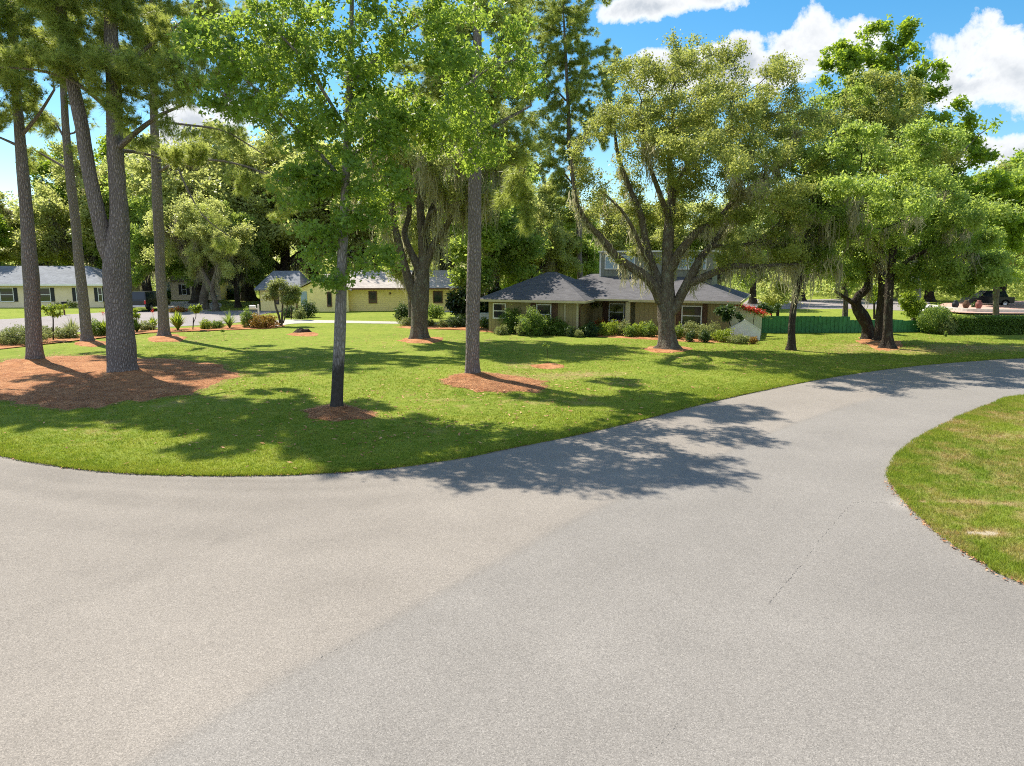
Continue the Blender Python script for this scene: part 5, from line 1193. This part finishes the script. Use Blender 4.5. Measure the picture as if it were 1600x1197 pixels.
small_tree('dark spreading shrub tree right of the red flowers', (1206, 504), [[(1206, 498, 0, .06), (1205, 490, 0, .05)]], [(1204, 482, 0, 14, 8, .9), (1194, 480, 0, 8, 6, .5)], 'shrubd', count=2600, size=.15, spread=.1, seed=85, n_attr=150)
Yt = G(1556, 500)[1]
small_tree('tree with a reddish bare trunk rising behind the hedge', (1556, 500), [[(1556, 488, 0, .24), (1556, 470, 0, .22), (1557, 455, 0, .25), (1558, 430, 0, .15)]], [(1558, 410, 0, 40, 22, 2.4), (1585, 425, 0, 30, 18, 1.8), (1525, 425, 0, 24, 16, 1.6)], 'oakd', bark='boak', count=7000, size=.2, spread=.22, seed=86, n_attr=300, tip_r=.012, thr=.04)

def hedge():
    a = G(1492, 523); bq = G(1690, 525); n = 30000; rng = np.random.default_rng(9)
    root = empty('hedge', (a[0], a[1], 0), label='long clipped green hedge at the right behind the lawn', cat='hedge')
    L = np.hypot(*(bq - a)) ; t = rng.random(n) * L; face = rng.random(n)
    y = np.where(face < .55, rng.normal(0, .05, n), rng.random(n) * 1.1); z = np.where(face < .55, rng.random(n) * 1.22, 1.2 + rng.normal(0, .04, n))
    d = (bq - a) / L; nn = np.array((-d[1], d[0]))
    wob = (fbm(t * .8, z * 1.4, 3) - .5) * .25
    P = np.stack([d[0] * t + nn[0] * (y + wob), d[1] * t + nn[1] * (y + wob), z], -1)
    out = np.where((face < .55)[:, None], np.array((0, -1, .1)), np.array((0, 0, 1.)))
    scatter_leaf_obj('foliage', P, out, .11, 'shrub', rng, root)
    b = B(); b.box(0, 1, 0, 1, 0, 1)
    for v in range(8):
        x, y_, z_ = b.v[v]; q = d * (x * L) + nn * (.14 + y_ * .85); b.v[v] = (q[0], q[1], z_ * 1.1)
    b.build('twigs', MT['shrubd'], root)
hedge()
bush('tall clipped round bush at the left end of the hedge', 1468, 523, 50, 42, 'shrub', 9000, .10, 160, lumpy=.12)
bush('small light bush in front of the clipped round bush', 1482, 524, 26, 22, 'pale', 2200, .09, 161)
bush('thin seedling in grass before the hedge', 1478, 527, 3, 8, 'shrub', 60, .05, 162)
# left house foundation
for i, (px, py, w, h, m_, lab) in enumerate([(20, 478, 50, 15, 'shrub', 'green hedge beneath the left window of the white house'), (86, 477, 50, 12, 'shrubd', 'dark clipped hedge under the middle window of the white house'), (45, 480, 22, 12, 'shrub', 'leafy shrub with pale tips before the white house'),
                       (138, 476, 44, 11, 'shrubd', 'dark clipped hedge under the right windows of the white house'), (112, 481, 28, 9, 'lime', 'yellow green low shrub behind the dark mailbox'), (92, 481, 18, 8, 'lime', 'small yellow green shrub left of the dark mailbox'),
                       (300, 468, 80, 10, 'shrubd', 'long dark hedge before the tan house'), (360, 468, 30, 16, 'shrubd', 'dark bush right of the white birdbath'), (382, 466, 26, 18, 'shrub', 'yellow green bush left of the blue grey roof'), (265, 468, 20, 14, 'shrub', 'green bush left of the tan house')]):
    bush(lab, px, py, w, h, m_, 2200, .13, 180 + i)
bush('red cordyline plant before the white house', 22, 477, 14, 11, 'red', 240, .16, 200)
bush('purple red plant above the dark mailbox', 101, 475, 10, 9, 'shrubd', 200, .14, 201, flowers=('red', 26))
bush('low orange flowering plants at the far street edge', 276, 489, 24, 7, 'orange', 600, .10, 202, flowers=('red', 50))
bush('bare twiggy shrub against the yellow wall, near the window', 558, 482, 16, 9, 'shrubd', 320, .12, 203)
bush('green shrub against the yellow wall left of the oak', 611, 483, 18, 14, 'shrubd', 700, .12, 204)
bush('small shrub by the yellow house corner', 497, 480, 14, 6, 'shrubd', 420, .1, 205)
bush('dark shrub beneath the blue grey roof wing', 421, 479, 12, 6, 'shrubd', 420, .1, 206)
bush('second dark shrub beneath the blue grey roof wing, right', 462, 479, 12, 7, 'shrubd', 420, .1, 207)

# far-off wood
def woods():
    rng = np.random.default_rng(77); n = 150000; x = rng.uniform(-150, 165, n); y = rng.uniform(122, 150, n)
    top = 7 + 6.5 * fbm(x * .09, y * .05, 5) + 3 * fbm(x * .5, y * .4, 6); z = (rng.random(n) ** 1.0) * top; y = np.where(x > 45, y - 22, y)
    P = np.stack([x, y, z], -1); V, m = leaf_geo(P, np.tile(np.array((0, -.7, .7)), (n, 1)), .62, rng)
    o = mesh_polys('woods', V, (fbm(x * .4, z * .6 + y, 8, 2) * .6 + rng.random(n) * .4)[m], MT['oakg']); tag(o, 'far off green wood behind all the houses', 'woods', kind='stuff')
woods()

# ------------------------------------------------------------------ houses
def hip(b, x0, x1, y0, y1, z, rise, rx0, rx1, ry=None, th=.16):
    ry = (y0 + y1) / 2 if ry is None else ry
    b.solid([(x0, y0, z - th), (x1, y0, z - th), (x1, y1, z - th), (x0, y1, z - th), (x0, y0, z), (x1, y0, z), (x1, y1, z), (x0, y1, z), (rx0, ry, z + rise), (rx1, ry, z + rise)],
            [(0, 3, 2, 1), (0, 1, 5, 4), (1, 2, 6, 5), (2, 3, 7, 6), (3, 0, 4, 7), (4, 5, 9, 8), (5, 6, 9), (6, 7, 8, 9), (7, 4, 8)])
    return b
def window(parent, x0, x1, z0, z1, y, frame='white', glass='glass', rail=True, axis='y', shut=None, t=.07):
    b = B(); d = .06
    def bx(b, a0, a1, c0, c1, p0, p1):
        if axis == 'y': b.box(a0, a1, y - p1, y - p0, c0, c1)
        else: b.box(y + p0, y + p1, a0, a1, c0, c1)
    bx(b, x0 - t, x1 + t, z1, z1 + t, 0.003, d); bx(b, x0 - t, x1 + t, z0 - t * 1.2, z0, 0.003, d + .03)
    bx(b, x0 - t, x0, z0, z1, .003, d); bx(b, x1, x1 + t, z0, z1, .003, d)
    if rail: bx(b, x0, x1, (z0 + z1) / 2 - .03, (z0 + z1) / 2 + .03, .012, .045)
    w = b.build('window', MT[frame], parent)
    p = B(); bx(p, x0 + .001, x1 - .001, z0 + .001, z1 - .001, .004, .012); p.build('pane', MT[glass], w)
    if shut:
        for a0, a1 in ((x0 - t - .42, x0 - t - .02), (x1 + t + .02, x1 + t + .42)):
            s = B(); bx(s, a0, a1, z0 - .06, z1 + .06, .003, .05)
            for k in range(9):
                zz = z0 + (z1 - z0) * (k + .5) / 9; bx(s, a0 + .05, a1 - .05, zz - .03, zz + .03, .05, .06)
            s.build('shutter', MT[shut], parent)
    return w

def main_house():
    th = radians(-21)
    h = empty('ranch_house', (14.71, 48.15, 0.03), th, label='olive ranch house with dark grey shingle roof behind the spreading oak', cat='house')
    h.scale = (1.07, 1.07, .965)
    b = B(); b.box(-6.0, 0, 0, 11, 0, 2.33); b.box(-12.2, -6.002, 1.3, 10.9, 0, 2.33); b.box(-15.5, -9.2, -2.4, 6, 0, 2.32); b.build('wall', MT['olive'], h)
    r = B(); hip(r, -13.2, .65, -.65, 11.6, 2.52, 1.75, -10.5, -3.6); ro = r.build('roof', MT['roofgrey'], h)
    r = B(); hip(r, -16.1, -8.6, -3.0, 6.6, 2.50, 1.95, -12.6, -12.0, 1.6); r.build('roof', MT['roofgrey'], h)
    g = B(); g.box(-6.3, .70, -.72, -.653, 2.34, 2.50); g.box(-8.55, -6.3, -.72, -.653, 2.40, 2.53); g.box(.653, .72, -.65, 11.6, 2.34, 2.50); g.build('fascia', MT['cream'], h)
    g = B(); g.box(-16.15, -8.55, -3.08, -3.003, 2.31, 2.47); g.box(-8.597, -8.53, -3.0, -.9, 2.31, 2.47); g.build('fascia', MT['cream'], h)
    window(h, -2.9, -1.75, .75, 2.05, 0); window(h, -8.0, -7.05, .85, 2.05, 1.3); window(h, -10.5, -9.9, .9, 2.0, 1.3) if False else None
    window(h, -12.0, -11.1, .75, 2.1, -2.4, glass='glass'); window(h, -15.1, -14.3, 1.1, 2.1, -2.4)
    for x0, x1, y in ((-1.66, -1.35, 0), (-3.3, -2.99, 0), (-8.5, -8.1, 1.3), (-6.95, -6.6, 1.3), (-11.0, -10.6, -2.4), (-12.45, -12.1, -2.4)):
        p = B(); p.box(x0, x1, y - .06, y - .003, 0, 2.3); p.build('brick_pier', MT['brick'], h)
    p = B(); p.box(-6.55, -6.25, -.45, -.15, 0, 2.34); p.build('porch_post', MT['cream'], h, .01)
    p = B(); p.box(-9.32, -9.196, -2.46, -2.33, 0, 2.3); p.box(-10.15, -10.05, -2.45, -2.402, 0, 2.3); p.build('corner_board', MT['cream'], h)
    # downspout at the wing
    p = B(); p.tube((-9.15, -2.2, 0.1), (-9.15, -2.2, 1.9), .035); p.tube((-9.15, -2.2, 1.9), (-9.0, -1.9, 2.3), .035); p.build('downspout', MT['brown'], h)
    # upper storey
    u = B(); u.box(-9.6, -1.6, 4.8, 8.6, 3.2, 6.0); us = u.build('upper_storey', MT['greysiding'], h)
    r = B(); r.box(-9.75, -1.45, 4.65, 8.75, 6.0, 6.12); r.build('parapet', MT['white'], us)
    p = B(); p.box(-9.66, -9.54, 4.74, 4.797, 3.9, 6.0); p.build('corner_board', MT['white'], us)
    p = B(); p.box(-9.6, -1.6, 4.72, 4.797, 3.9, 4.06); p.build('flashing', MT['black'], us)
    for x0, x1 in ((-9.2, -8.3), (-8.0, -7.1), (-4.2, -3.4), (-3.2, -2.1)): window(us, x0, x1, 4.72, 5.72, 4.8, glass='glassb', rail=False)
    # privacy wall running right from the house corner
    w = empty('garden_wall', (15.1, 48.6, .03), radians(4), label='pale green sloping garden wall at the right house corner, red flowers on top', cat='wall')
    b = B(); b.prism_y([(-.4, 0), (2.05, 0), (2.05, 1.28), (-.4, 2.15)], 0, .2); b.build('panel', MT['palegreen'], w)
    c = B(); c.prism_y([(-.4, 2.153), (2.1, 1.283), (2.1, 1.35), (-.4, 2.22)], -.04, .24); c.build('coping', MT['palegreen'], w)
    wx, wy = G(1150, 532)
    w = empty('wing_wall', (wx, wy, .03), radians(-8), label='low white wing wall with a peaked top beside the small magnolia', cat='wall')
    b = B(); b.prism_y([(-.35, 0), (1.5, 0), (1.5, .62), (.52, 1.25), (-.35, .75)], 0, .22); b.build('panel', MT['white'], w)
    c = B(); c.prism_y([(.52, 1.253), (1.54, .6), (1.54, .67), (.52, 1.32)], -.03, .25); c.prism_y([(-.38, .753), (.517, 1.253), (.517, 1.32), (-.38, .82)], -.03, .25); c.build('coping', MT['white'], w)
    p = AT(1177, 484, 47.5)
    rng = np.random.default_rng(4); root = empty('bougainvillea', (p[0], p[1], 0), label='red and orange flowering vine spilling over the pale green garden wall', cat='plant')
    n = 900; q = rng.normal(0, 1, (n, 3)) * (.5, .12, .09); q[:, 2] += p[2] - .32 * q[:, 0]
    scatter_leaf_obj('blossoms', q, unit(rng.normal(size=(n, 3))), .11, 'red', rng, root)
    q = rng.normal(0, 1, (300, 3)) * (.5, .12, .08); q[:, 2] += p[2] - .1 - .32 * q[:, 0]; scatter_leaf_obj('foliage', q, unit(rng.normal(size=(300, 3))), .11, 'shrub', rng, root)
    st = B(); st.tube((0, 0, 0), (.1, 0, p[2]), .03, .015); st.build('stem', MT['bdark'], root)
main_house()

def yellow_house():
    c = AT(640, 482, 76.0)
    h = empty('yellow_house', (c[0], 76.0, .03), radians(5), label='long pale yellow house with light grey roof behind the forked oak', cat='house')
    def X(px): return (px - 640) / F * 76 * 1.0
    x0, x1 = X(548), X(735)
    b = B(); b.box(x0, x1, 0, 8.5, 0, 2.3); b.build('wall', MT['yellow'], h)
    r = B(); r.prism_x([(-.6, 2.33), (9.1, 2.33), (9.1, 2.45), (4.25, 4.25), (-.6, 2.45)], x0 - .3, x1 + .5); r.build('roof', MT['rooflight'], h)
    g = B(); g.box(x0 - .3, x1 + .5, -.66, -.603, 2.27, 2.44); g.build('fascia', MT['brown'], h)
    for a, b_ in ((579, 589), (678, 690)): window(h, X(a), X(b_) , .95, 2.0, 0, frame='brown', rail=False, t=.1)
    p = B(); p.box(X(609.5), X(612), -.08, -.003, 1.75, 1.95); p.build('wall_lamp', MT['brown'], h)
    # middle block with the yellow gable, and the entrance door
    b = B(); gx0, gx1 = X(472), X(548) - .003; b.box(gx0, gx1, -.6, 7.5, 0, 2.3); b.prism_y([(gx0, 2.303), (gx1, 2.303), ((gx0 + gx1) / 2, 3.5)], -.6, 7.4)
    b.build('wall', MT['yellowp'], h)
    r = B(); mx = (gx0 + gx1) / 2
    r.prism_y([(gx0 - .4, 2.15), (gx0 - .4, 2.28), (mx, 3.85), (gx1 + .4, 2.28), (gx1 + .4, 2.15), (mx, 3.70)][::-1], -1.0, 7.9); r.build('roof', MT['rooflight'], h)
    d = B(); d.box(X(477), X(486), -.66, -.603, 0, 2.1); do = d.build('door', MT['glassb'], h); k = B(); k.lathe([(0, -.03), (.04, 0), (0, .03)], (X(485), -.70, 1.0)); k.build('handle', MT['chrome'], do)
    window(h, X(517), X(522), .6, 2.0, -.6, frame='brown', rail=False)
    p = B(); p.box(X(469), X(471.5), -.7, -.5, 0, 2.3); p.build('porch_post', MT['brown'], h)
    # left wing under the blue grey roof
    b = B(); b.box(X(410), X(466), 1.2, 8, 0, 2.2); b.build('wall', MT['yellowp'], h)
    r = B(); hip(r, X(404), X(474), .5, 8.7, 2.35, 1.85, X(420), X(462)); r.build('roof', MT['roofmid'], h)
    window(h, X(433), X(437), .8, 1.9, 1.2, frame='black'); window(h, X(443), X(450), .8, 1.9, 1.2, frame='black')
yellow_house()

def left_house():
    Y = 82.0; c = AT(60, 480, Y)
    h = empty('white_house', (c[0], Y, .03), radians(2), label='white ranch house with grey hip roof and black shutters behind left pines', cat='house')
    def X(px): return (px - 60) / F * Y
    b = B(); b.box(X(-90), X(160), 0, 9.5, 0, 2.55); b.build('wall', MT['stucco'], h)
    r = B(); hip(r, X(-96), X(166), -.6, 10, 2.68, 2.05, X(-40), X(108)); r.build('roof', MT['roofmid'], h)
    g = B(); g.box(X(-96), X(166), -.66, -.603, 2.5, 2.68); g.build('fascia', MT['white'], h)
    for a, b_ in ((5, 24), (62, 80), (120.5, 126), (154, 159)): window(h, X(a) , X(b_), .75, 2.2, 0, shut='black')
left_house()
def tan_house():
    Y = 100.0; c = AT(300, 468, Y)
    h = empty('tan_house', (c[0], Y, .03), 0, label='small tan house with brown roof glimpsed behind leaning oaks', cat='house')
    def X(px): return (px - 300) / F * Y
    b = B(); b.box(X(268), X(345), 0, 8, 0, 2.6); b.build('wall', MT['stucco'], h)
    r = B(); hip(r, X(262), X(350), -.6, 8.6, 2.75, 1.9, X(280), X(330)); r.build('roof', MT['rooftan'], h)
    window(h, X(286), X(292), .8, 2.1, 0, shut='black'); window(h, X(322), X(328), .8, 2.1, 0, shut='black')
tan_house()

# ------------------------------------------------------------------ fence
def fence():
    a = G(1190, 521); m_ = G(1325, 520.5); e = G(1448, 519.5)
    root = empty('picket_fence', (a[0], a[1], .03), label='green board fence with a lower right half behind the lawn', cat='fence')
    rng = np.random.default_rng(2)
    for (p, q, H, st) in ((a, m_, 1.22, 3), (m_, e, .92, 4)):
        L = np.hypot(*(q - p)); d = (q - p) / L; n = np.array((d[1], -d[0])); o = p - a
        k = int(L / 2.4) + 1
        for i in range(k):
            s0 = L * i / k; s1 = L * (i + 1) / k; b = B(); nb = int((s1 - s0) / .15); hh = H + (rng.random() - .5) * .03 - (.06 if H > 1 else .10) * i / k
            for j in range(nb):
                u0 = s0 + (s1 - s0) * j / nb - .012; u1 = s0 + (s1 - s0) * (j + 1) / nb + .012; off = (j % 2) * .024 + .06
                q0 = o + d * u0; q1 = o + d * u1; z1 = hh + rng.normal() * .008
                A_ = q0 + n * off; B_ = q1 + n * off; C_ = q1 + n * (off + .02); D_ = q0 + n * (off + .02)
                b.solid([(A_[0], A_[1], 0), (B_[0], B_[1], 0), (C_[0], C_[1], 0), (D_[0], D_[1], 0), (A_[0], A_[1], z1), (B_[0], B_[1], z1), (C_[0], C_[1], z1), (D_[0], D_[1], z1)],
                        [(0, 3, 2, 1), (4, 5, 6, 7), (0, 1, 5, 4), (1, 2, 6, 5), (2, 3, 7, 6), (3, 0, 4, 7)])
            b.build('board_panel', MT['fence'], root)
            pp = o + d * s0; b = B(); b.box(pp[0] - .05, pp[0] + .05, pp[1] - .05, pp[1] + .05, 0, hh + .05); b.build('post', MT['fence'], root)
fence()

# ------------------------------------------------------------------ vehicles
def wheel(parent, x, y, r=.38, w=.24):
    b = B(); n = 24; prof = [(r * .62, -w / 2), (r * .94, -w / 2), (r, -w / 2 + .04), (r, w / 2 - .04), (r * .94, w / 2), (r * .62, w / 2)]
    def ring(b, prof):
        pts = []; fs = []
        for rr, yy in prof: pts += [(x + rr * cos(2 * pi * i / n), y + yy, r + rr * sin(2 * pi * i / n)) for i in range(n)]
        for j in range(len(prof) - 1): fs += [(j * n + i, j * n + (i + 1) % n, (j + 1) * n + (i + 1) % n, (j + 1) * n + i) for i in range(n)]
        b.solid(pts, fs)
    ring(b, prof); wh = b.build('wheel', MT['rubber'], parent, smooth=True)
    b = B(); ring(b, [(.001, -w * .35), (r * .3, -w * .4), (r * .6, -w * .42), (r * .62, -w * .5)]); ring(b, [(r * .62, w * .5), (r * .6, w * .42), (r * .3, w * .4), (.001, w * .35)]); b.build('rim', MT['chrome'], wh)
def car(name, label, cat, loc, rz, s=1.0, pickup=True):
    h = empty(name, loc, rz, label=label, cat=cat); h.scale = (s, s, s)
    L, W = 5.1, 1.9
    # lower body: profile along x (front +x), wheel arches cut
    def arch(cx, r=.46): return [(cx - r * cos(a), .40 + r * sin(a) * .9) for a in np.linspace(0, pi, 9)]
    prof = [(-L / 2, .45), (-L / 2 + .03, .42)] + arch(-1.55) + arch(1.6) + [(L / 2 - .05, .42), (L / 2, .55), (L / 2 - .04, .82), (L / 2 - .3, 1.0), (1.35, 1.10), (-L / 2 + .05, 1.12), (-L / 2, 1.02)]
    b = B(); b.prism_y(prof, -W / 2, W / 2); body = b.build('body', MT['carblack'], h, .04)
    # greenhouse
    def gh(x0, x1, x2, x3, z0, z1, w0, w1):
        return [(x0, -w0, z0), (x3, -w0, z0), (x3, w0, z0), (x0, w0, z0), (x1, -w1, z1), (x2, -w1, z1), (x2, w1, z1), (x1, w1, z1)]
    fc = [(0, 3, 2, 1), (4, 5, 6, 7), (0, 1, 5, 4), (1, 2, 6, 5), (2, 3, 7, 6), (3, 0, 4, 7)]
    rear = -2.42 if pickup else -1.9
    b = B(); b.solid(gh(rear, rear + .35, .55, 1.35, 1.105, 1.84, W / 2 - .06, W / 2 - .24), fc); b.build('cabin', MT['carblack'], h, .05)
    # windows: slightly proud panes
    g = B(); w0, w1 = W / 2 - .06, W / 2 - .24
    def P_(t, z, side): # on side plane
        zz = (z - 1.105) / (1.84 - 1.105); y = (w0 + (w1 - w0) * zz) * side + .012 * side
        x0 = rear + .35 * zz; x1 = 1.35 + (.55 - 1.35) * zz
        return (x0 + (x1 - x0) * t, y, z)
    for side in (-1, 1):
        g = B()
        for t0, t1 in ((.05, .30), (.34, .60), (.64, .93)):
            pts = [P_(t0, 1.2, side), P_(t1, 1.2, side), P_(t1 - .01, 1.72, side), P_(t0 + .01, 1.72, side)]
            g.poly(pts if side < 0 else pts[::-1])
        g.build('side_glass', MT['carglass'], h)
    def Q_(u, z, front):
        zz = (z - 1.105) / (1.84 - 1.105); y = (w0 + (w1 - w0) * zz) * u
        x = (1.35 + (.55 - 1.35) * zz + .014) if front else (rear + .35 * zz - .014)
        return (x, y, z)
    g = B(); g.poly([Q_(.85, 1.18, 0), Q_(-.85, 1.18, 0), Q_(-.85, 1.75, 0), Q_(.85, 1.75, 0)]); g.build('rear_glass', MT['carglass'], h)
    g = B(); g.poly([Q_(-.88, 1.16, 1), Q_(.88, 1.16, 1), Q_(.88, 1.76, 1), Q_(-.88, 1.76, 1)]); g.build('windscreen', MT['carglass'], h)
    for y in (-.84, .84):
        g = B(); g.box(-L / 2 - .02, -L / 2 + .03, y - .08, y + .08, .72, 1.05); g.build('tail_lamp', MT['tail'], h, .015)
        g = B(); g.box(L / 2 - .12, L / 2 + .0, y - .12, y + .08, .70, .84); g.build('headlight', MT['chrome'], h, .015)
    g = B(); g.box(-L / 2 - .12, -L / 2 - .002, -.9, .9, .42, .62); g.build('bumper', MT['chrome'], h, .03)
    g = B(); g.box(L / 2 - .05, L / 2 + .06, -.88, .88, .4, .6); g.build('bumper', MT['carblack'], h, .03)
    for y in (-1.0, 1.0):
        g = B(); g.box(.85, 1.0, y - .1, y + .1, 1.12, 1.28); g.build('mirror', MT['carblack'], h, .03)
    for x in (-1.55, 1.6):
        for y in (-.83, .83): wheel(h, x, y)
    return h
g = G(226, 486.5); car('pickup_truck', 'black covered pickup truck parked between the left pines', 'truck', (g[0], g[1] + 1.0, .05), radians(92), 1.12)
g = G(1550, 480); car('parked_car', 'dark car parked far off beyond the pink terrace', 'car', (g[0], g[1] + 1, .06), radians(175), 1.0, False)
def camper():
    g = G(234, 470); h = empty('white_van', (g[0], g[1] + 8, .05), radians(75), label='white van half hidden behind the dark trunked oak', cat='van')
    b = B(); b.prism_y([(-2.8, .4), (2.6, .4), (2.75, 1.0), (2.2, 1.5), (1.8, 2.6), (-2.8, 2.7)], -1.0, 1.0); b.build('body', MT['white'], h, .08)
    b = B(); b.box(-2.83, -2.803, -.7, .7, 1.5, 2.2); b.build('rear_glass', MT['glass'], h)
    for s in (-1, 1):
        b = B(); b.box(-2.2, -.6, s * 1.003, s * 1.02, 1.5, 2.1); b.box(-.3, 1.2, s * 1.003, s * 1.02, 1.5, 2.1); b.build('side_glass', MT['glass'], h)
        for x in (-1.8, 1.7): wheel(h, x, s * .85, .36, .24)
camper()

# ------------------------------------------------------------------ small things
def mailbox(label, px, py, mat, H=1.15, rz=0.0, postmat='white', arm=True):
    g = G(px, py); h = empty('mailbox', (g[0], g[1], .04), rz, label=label, cat='mailbox')
    b = B(); b.box(-.06, .06, -.06, .06, 0, H + (.25 if arm else -.05)); b.build('post', MT[postmat], h, .008)
    if arm:
        b = B(); b.box(-.75, -.061, -.04, .04, H - .18, H - .08); b.build('arm', MT[postmat], h)
    bx = B(); n = 8; x0 = -.72 if arm else -.2; pr = [(-.11, 0), (.11, 0)] + [(.11 * cos(a), .14 + .11 * sin(a)) for a in np.linspace(0, pi, n)]
    bx.prism_x([(y, z + H - .076) for y, z in pr], x0, x0 + .5); m_ = bx.build('box', MT[mat], h, .008)
    f = B(); f.box(x0 + .3, x0 + .34, .112, .12, H + .02, H + .2); f.build('flag', MT['tail'], m_)
mailbox('dark mailbox on a wooden post before the white house', 101, 493, 'black', 1.15, radians(60), 'brown', False)
mailbox('white mailbox on a white post behind the orange tipped shrub', 405, 505, 'white', 1.3, 0)
def birdbath():
    g = G(338, 475); h = empty('birdbath', (g[0], g[1], .04), label='white pedestal birdbath between the leaning oak and dark trunk', cat='birdbath')
    b = B(); b.lathe([(0, 0), (.22, 0), (.24, .06), (.12, .14), (.09, .4), (.10, .7), (.16, .82), (.14, .86), (0, .86)]); b.build('pedestal', MT['plast'], h, smooth=True)
    b = B(); b.lathe([(0, .863), (.2, .88), (.36, .98), (.38, 1.02), (.34, 1.0), (.18, .93), (0, .92)]); b.build('basin', MT['plast'], h, smooth=True)
birdbath()
def bin_and_tarp():
    g = G(762, 512); h = empty('utility_box', (g[0], g[1] + .4, .04), radians(-12), label='pale blue green utility cabinet beside the central pine', cat='cabinet')
    b = B(); b.box(-1.45, .45, 0, .8, 0, 1.0); b.build('body', MT['plast'], h, .03)
    b = B(); b.box(-1.5, .5, -.05, .85, 1.003, 1.07); b.build('lid', MT['plast'], h, .02)
    g = G(725, 492); h = empty('covered_cart', (g[0], g[1], .04), radians(10), label='low cart under a bright blue tarp behind shrubs left of the central pine', cat='cart')
    V = []; n = 12
    for i in range(n):
        for j in range(7):
            x = -1.2 + 2.4 * i / (n - 1); y = -.7 + 1.4 * j / 6; e = min(1, 2.2 * (1 - abs(x) / 1.2), 2.2 * (1 - abs(y) / .7)); V.append((x, y, .25 + .55 * max(0, e) ** .5 + .06 * math.sin(x * 5) * math.cos(y * 6)))
    Fc = [(i * 7 + j, (i + 1) * 7 + j, (i + 1) * 7 + j + 1, i * 7 + j + 1) for i in range(n - 1) for j in range(6)]
    mesh_raw('tarp', V, Fc, MT['tarp'], h, smooth=True)
    b = B(); b.box(-1.15, 1.15, -.65, .65, .18, .28); b.build('frame', MT['black'], h)
    for x in (-.8, .8):
        for y in (-.6, .6): wheel(h, x, y, .2, .12)
bin_and_tarp()
def stump():
    g = G(472, 521); rng = np.random.default_rng(3); h = empty('tree_stump', (g[0], g[1], .04), label='low dark broken stump on an orange mulch patch', cat='stump')
    n = 16; pts = []; 
    for z, r in ((0, .5), (.12, .38), (.22, .3)):
        pts += [((r * (1 + .25 * sin(3 * a + z * 4))) * cos(a) * 1.3, (r * (1 + .2 * cos(4 * a))) * sin(a), z + (rng.random() * .12 if z > .1 else 0)) for a in [2 * pi * i / n for i in range(n)]]
    b = B(); b.solid(pts, [(j * n + i, j * n + (i + 1) % n, (j + 1) * n + (i + 1) % n, (j + 1) * n + i) for j in range(2) for i in range(n)] + [tuple(range(2 * n, 3 * n))]); b.build('wood', MT['stump'], h)
stump()
def terrace():
    sheet('terrace', [(1462, 484), (1480, 476), (1540, 473.5), (1640, 473), (1720, 476), (1720, 490), (1640, 493), (1540, 493), (1490, 491)], .25, MT['pink'], 'pink paved terrace beyond the hedge', 'terrace')
    P = pyline([G(*p) for p in [(1440, 494), (1452, 484), (1480, 488), (1520, 491), (1580, 492), (1660, 492), (1730, 490)]], 6)
    V = []; 
    for i, p in enumerate(P):
        t = P[min(i + 1, len(P) - 1)] - P[max(i - 1, 0)]; t = t / np.hypot(*t); n = np.array((-t[1], t[0])) * .15
        V += [(*(p - n), 0), (*(p + n), 0), (*(p + n), .55), (*(p - n), .55)]
    Fc = [(i * 4 + a, i * 4 + 4 + a, i * 4 + 4 + (a + 1) % 4, i * 4 + (a + 1) % 4) for i in range(len(P) - 1) for a in range(4)] + [(0, 1, 2, 3), tuple(len(V) - k for k in (1, 2, 3, 4))]
    tag(mesh_raw('low_wall', V, Fc, MT['stone']), 'low curved white stone wall round the pink terrace', 'wall')
    for px, lab, m_ in ((1499, 'dark slim planter leftmost on the pink terrace', 'black'), (1516, 'brown planter second from left on the pink terrace', 'brick'), (1536, 'red urn on the pink terrace nearest the bare trunk', 'redpot')):
        g = G(px, 488); h = empty('garden_urn', (g[0], g[1] + .8, .25), label=lab, cat='urn')
        b = B(); b.lathe([(0, 0), (.22, 0), (.2, .1), (.34, .45), (.30, .7), (.16, .85), (.2, .95), (.14, .95), (0, .8)]); b.build('body', MT[m_], h, smooth=True)
    g = G(1526, 487); bush('dark green potted shrub among the urns on the pink terrace', 1526, 484, 10, 10, 'shrubd', 400, .12, 300)
terrace()
